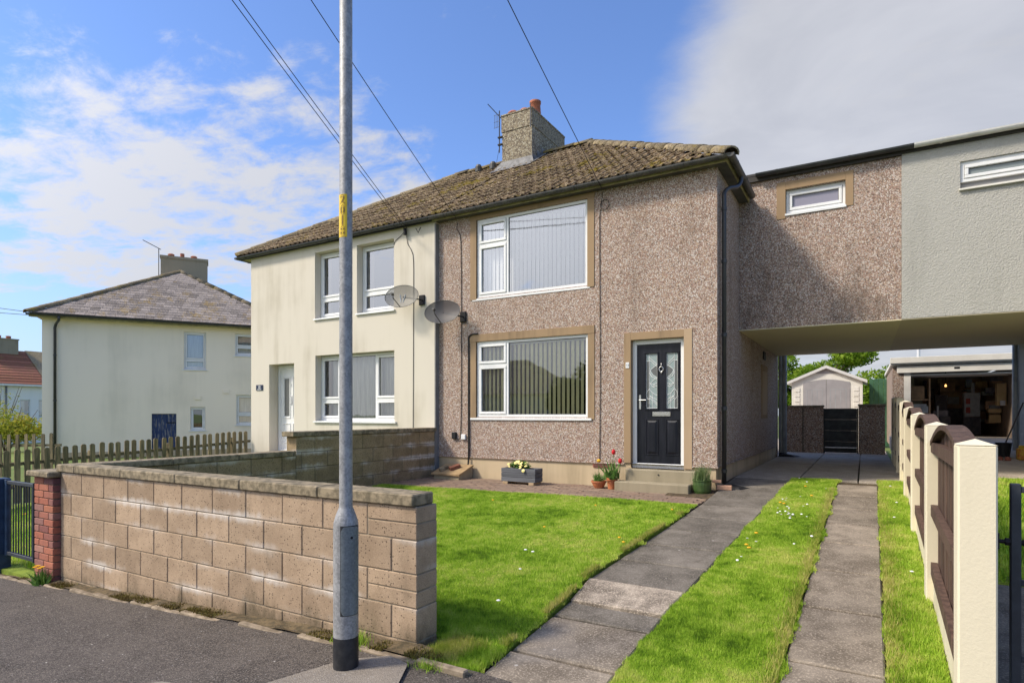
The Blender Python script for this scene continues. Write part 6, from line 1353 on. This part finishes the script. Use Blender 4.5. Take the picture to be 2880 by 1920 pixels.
for (wv, cc) in ((o1, ((0, 1, .24, 1, True), (0, 1, 0, .24, True))), (o2, ((0, 1, .40, 1, True), (0, 1, 0, .40, True))), (o3, ((0, 1, 0, 1, True),)), (o4, ((0, 1, .34, 1, True), (0, 1, 0, .34, True)))):
    a, b, c, d = wv; w = window(F2, a+.003, b-.003, c+.055, d-.003, .07, cc, 'upvc', 'glass_far', sill=(a-.06, b+.06, .10), fw=.045)
    if wv is not o3: MB().box(a+.08, b-.08, .20, .21, c+.1, d-.06).build('net_curtain', 'net_curtain', w)
for q in range(5): MB().cbox(o5[0]+.162*q+.002, o5[0]+.162*q+.158, .06, .10, -.15, 1.53, .003).build('door_board', 'old_blue_door', F2)
MB().cbox(o5[0]+.5, o5[1]-.02, .045, .06, 1.18, 1.22, .003).build('door_strap', 'rubber', F2)
for (x, z) in ((4.83, 2.16), (5.81, 2.42)): MB().cbox(x-.11, x+.11, -.03, -.001, z-.08, z+.08, .005).build('wall_vent', 'cream_far', F2)
HP, HW = 4.1, 4.1; ez2, rz2 = 5.0, 7.78
dk2 = MB().add([(-.30, -.30, ez2), (8.5, -.30, ez2), (8.5, 14.3, ez2), (-.30, 14.3, ez2), (4.1, 4.1, rz2), (4.1, 9.9, rz2)], [(0, 1, 4), (1, 2, 5, 4), (2, 3, 5), (3, 0, 4, 5), (0, 3, 2, 1)])
r2 = dk2.build('roof', 'slate', F2)
p2 = math.atan2(rz2-ez2, 4.4); sl2 = 4.4/math.cos(p2); me = MB().cbox(-.148, .148, 0, .30, .004, .022, .003).mesh('slate'); rest = MB(); cand = []
for r in range(int(sl2/.235)):
    s = r*.235; yy = -.36+s*math.cos(p2); a, b = -.30+(yy+.45), 8.5-(yy+.45); x = a+.15+.15*(r % 2)
    while x < b-.1: cand.append((r, x, yy, ez2+s*math.sin(p2)+.012)); x += .30
vis_ = sorted([c_ for c_ in cand if c_[1] < 7.4], key=lambda c_: c_[0])
for k_, (r, x, yy, zz) in enumerate(vis_):
    M = Matrix.Translation((x, yy, zz+random.uniform(-.003, .004))) @ Matrix.Rotation(p2-rad(2.5), 4, 'X')
    if k_ < 290: ob('slate', me, 'slate', r2, M)
    else: b = len(rest.v); rest.add([M @ v.co for v in me.vertices], [tuple(p.vertices) for p in me.polygons])
tag(rest.build('slates', 'slate', r2), kind='stuff')
cap_line(r2, (-.36, -.36, ez2-.01), (4.1, 4.1, rz2-.005), 13, .15); cap_line(r2, (8.56, -.36, ez2-.01), (4.1, 4.1, rz2-.005), 13, .15)
gutter(F2, (-.36, -.42, ez2-.02), (8.6, -.42, ez2-.02), 'gutter_black', .06, brackets=1.1); MB().box(-.3, 8.5, -.34, -.30, ez2-.13, ez2+.0).box(-.3, 8.5, -.30, -.001, ez2-.10, ez2-.07).build('fascia', 'fascia', F2)
downpipe(F2, sm([(.55, -.42, 4.92), (.55, -.40, 4.80), (.42, -.12, 4.68), (.38, -.07, 4.55)], 4)+[(.38, -.07, -.2)], .045, 'gutter_black', [(.38, -.07, 3.6), (.38, -.07, 2.0)])
c2 = MB().box(3.25, 5.15, 5.3, 6.1, 6.8, 8.62).box(3.22, 5.18, 5.27, 6.13, 8.62, 8.74).build('chimney', 'concrete_step', F2)
for (x, h_) in ((3.65, .12), (4.10, .24), (4.58, .12)): MB().lathe([(0, 0), (.14, 0), (.13, h_), (.15, h_+.02), (.10, h_+.06), (0, h_+.07)] if h_ < .2 else [(0, 0), (.09, 0), (.09, h_), (0, h_)], x, 5.7, 8.74, 12).build('chimney_pot', 'chimney_pot', c2)
ae2 = thing('tv_aerial', 'thin tv aerial left of the far slate roof chimney', 'aerial', (3.3, 5.6, 7.4)); MB().tube([(3.16, 5.6, 7.8), (3.16, 5.6, 9.1)], .02, 6).build('mast', 'gutter_worn', ae2); MB().tube([(3.25, 5.6, 9.05), (2.55, 5.4, 9.35)], .016, 6).build('boom', 'gutter_worn', ae2)
XF = Matrix.Identity(4)
span((-24.9, 9.5, 5.05), (-40, 4.5, 8.0), .2, 'upper of two wires running left from the slate roofed house', .01); span((-24.9, 9.5, 4.95), (-40, 4.8, 7.2), .2, 'lower of two wires running left from the slate roofed house', .01)
# far white house with red roof: faces +X
XF = Matrix.Translation((-60, 8, -1.0)) @ Matrix.Rotation(rad(90), 4, 'Z')
F3 = thing('far_house', 'distant white house with a red tiled roof at the left edge', 'house', (12, 4, 0))
ops3 = [(14.15, 14.85, 2.25, 3.75), (15.45, 16.15, 2.25, 3.75), (14.2, 14.9, .35, 1.6), (15.5, 16.2, .35, 1.6), (11.6, 12.6, -.3, 1.5)]
wall_y(MB(), 2, 24, -.5, 5.0, 0, .3, ops3).box(2, 2.3, .31, 8, -.5, 5).box(23.7, 24, .31, 8, -.5, 5).box(2.3, 23.7, 7.8, 8, -.5, 5).build('wall', 'white_far', F3); MB().box(3, 23, 1.2, 1.3, -.5, 5).build('room', 'room_dark', F3)
for o_ in ops3[:4]: w = window(F3, o_[0], o_[1], o_[2]+.05, o_[3], .1, ((0, 1, .28, 1, False), (0, 1, 0, .28, False)), 'upvc', 'glass_far', sill=(o_[0]-.1, o_[1]+.1, .12), fw=.06); MB().box(o_[0]+.1, o_[0]+.4, .25, .26, o_[2]+.1, o_[3]-.1).build('curtain', 'net_curtain', w)
MB().box(11.65, 12.55, .15, .2, -.3, 1.45).build('door', 'grey_boards', F3)
r3 = MB().add([(1.7, -.35, 5.0), (24.3, -.35, 5.0), (24.3, 4, 8.1), (1.7, 4, 8.1), (1.7, 8.35, 5), (24.3, 8.35, 5)], [(0, 1, 2, 3), (3, 2, 5, 4), (0, 3, 4), (1, 5, 2), (0, 4, 5, 1)]).build('roof', 'red_tile', F3)
for r in range(13):
    t = r/13; y_ = lerp(-.40, 3.95, t); z_ = lerp(4.98, 8.07, t); MB().add([(1.7, y_, z_+.02), (15.9, y_, z_+.02), (15.9, y_, z_+.07), (1.7, y_, z_+.07), (1.7, y_+.33, z_+.255), (15.9, y_+.33, z_+.255)], [(0, 1, 2, 3), (3, 2, 5, 4)]).build('tile_course', 'red_tile', r3)
MB().add([(15.95, -.4, 5.03), (24.3, -.4, 5.03), (24.3, 4, 8.16), (15.95, 4, 8.16)], [(0, 1, 2, 3)]).build('old_tile_half', 'ridge_tile', r3)
MB().box(1.7, 24.3, -.46, -.36, 4.85, 5.0).build('gutter', 'garage_white', F3); MB().box(2, 24, -.03, -.001, 4.6, 4.84).build('eaves_band', 'white_far', F3)
c3 = MB().box(12.2, 15.3, 3.4, 4.6, 7.3, 8.95).box(12.15, 15.35, 3.35, 4.65, 8.95, 9.05).build('chimney', 'concrete_step', F3)
for q in range(4): MB().lathe([(0, 0), (.2, 0), (.18, .22), (.22, .25), (0, .3)], 12.7+.7*q, 4, 9.05, 10).build('chimney_pot', 'chimney_pot', c3)
downpipe(F3, [(13.2, -.1, -.3), (13.2, -.1, 4.8)], .06, 'grey_boards')
XF = Matrix.Identity(4)
def bush(label, c, r, n, leaf, mat='bush_leaf'):
    t = thing('garden_bush', label, 'bush', (c[0], c[1], c[2]-r[2]), 'bushes behind the picket fence'); Vs, ts = [], []
    for q in range(9):
        cc = (c[0]+random.uniform(-.6, .6)*r[0], c[1]+random.uniform(-.6, .6)*r[1], c[2]+random.uniform(-.3, .5)*r[2]); V, tt = leaves(n//9, cc, (r[0]*.55, r[1]*.55, r[2]*.5), leaf); Vs.append(V); ts.append(tt)
    V = np.concatenate(Vs); ob('foliage', np_mesh('foliage', V, np.arange(len(V)), 4, np.concatenate(ts)), mat, t)
    s_ = MB()
    for q in range(7): s_.tube([(c[0], c[1], c[2]-r[2]), (c[0]+random.uniform(-1, 1)*r[0]*.8, c[1]+random.uniform(-1, 1)*r[1]*.8, c[2]+r[2]*random.uniform(.3, 1.25))], [.03, .008], 5)
    s_.build('stems', 'bark', t); return t
bush('yellow green bush behind the leftmost pickets', (-31.2, 11.0, .75), (1.6, 1.2, .95), 2600, .16); bush('bright green bush left of the far cream house', (-31.0, 13.2, .9), (1.3, 1.2, 1.0), 2200, .16, 'tree_leaf'); bush('sparse thorny bush in front of the white house', (-34.5, 11.8, 1.2), (1.3, 1.0, 1.6), 900, .12)

# ---------------------------------------------------------------- across the road (seen only mirrored in the windows)
O = thing('bungalow', 'hipped roof bungalow across the road, mirrored in the windows', 'house', (-26, -22, -.2))
wall_y(MB(), -34, -20, -.5, 3.0, -20, .3, ()).build('wall', 'cream_far', O); MB().box(-34, -20, -28, -20.001, -.5, 3.0).build('body', 'cream_far', O)
MB().add([(-34.5, -19.5, 3), (-19.5, -19.5, 3), (-19.5, -28.5, 3), (-34.5, -28.5, 3), (-30, -24, 6.0), (-24, -24, 6.0)], [(0, 1, 5, 4), (1, 2, 5), (2, 3, 4, 5), (3, 0, 4), (0, 3, 2, 1)]).build('roof', 'slate', O)
cl = [((-15.3+random.uniform(-1.6, 1.6), -15.6+random.uniform(-1.2, 1.2), 1.2+random.uniform(0, 1.8)), (1.1, 1.1, .9)) for q in range(12)]+[((-14.8+random.uniform(-.5, .5), -15.6, 3.3+.45*q), (.8-.13*q, .8-.13*q, .5)) for q in range(4)]
tree('conifer_tree', 'dark evergreen across the road, mirrored in the lower window', (-15.2, -15.6, -.3), 2.4, cl, .3, 9000, 'conifer_leaf')
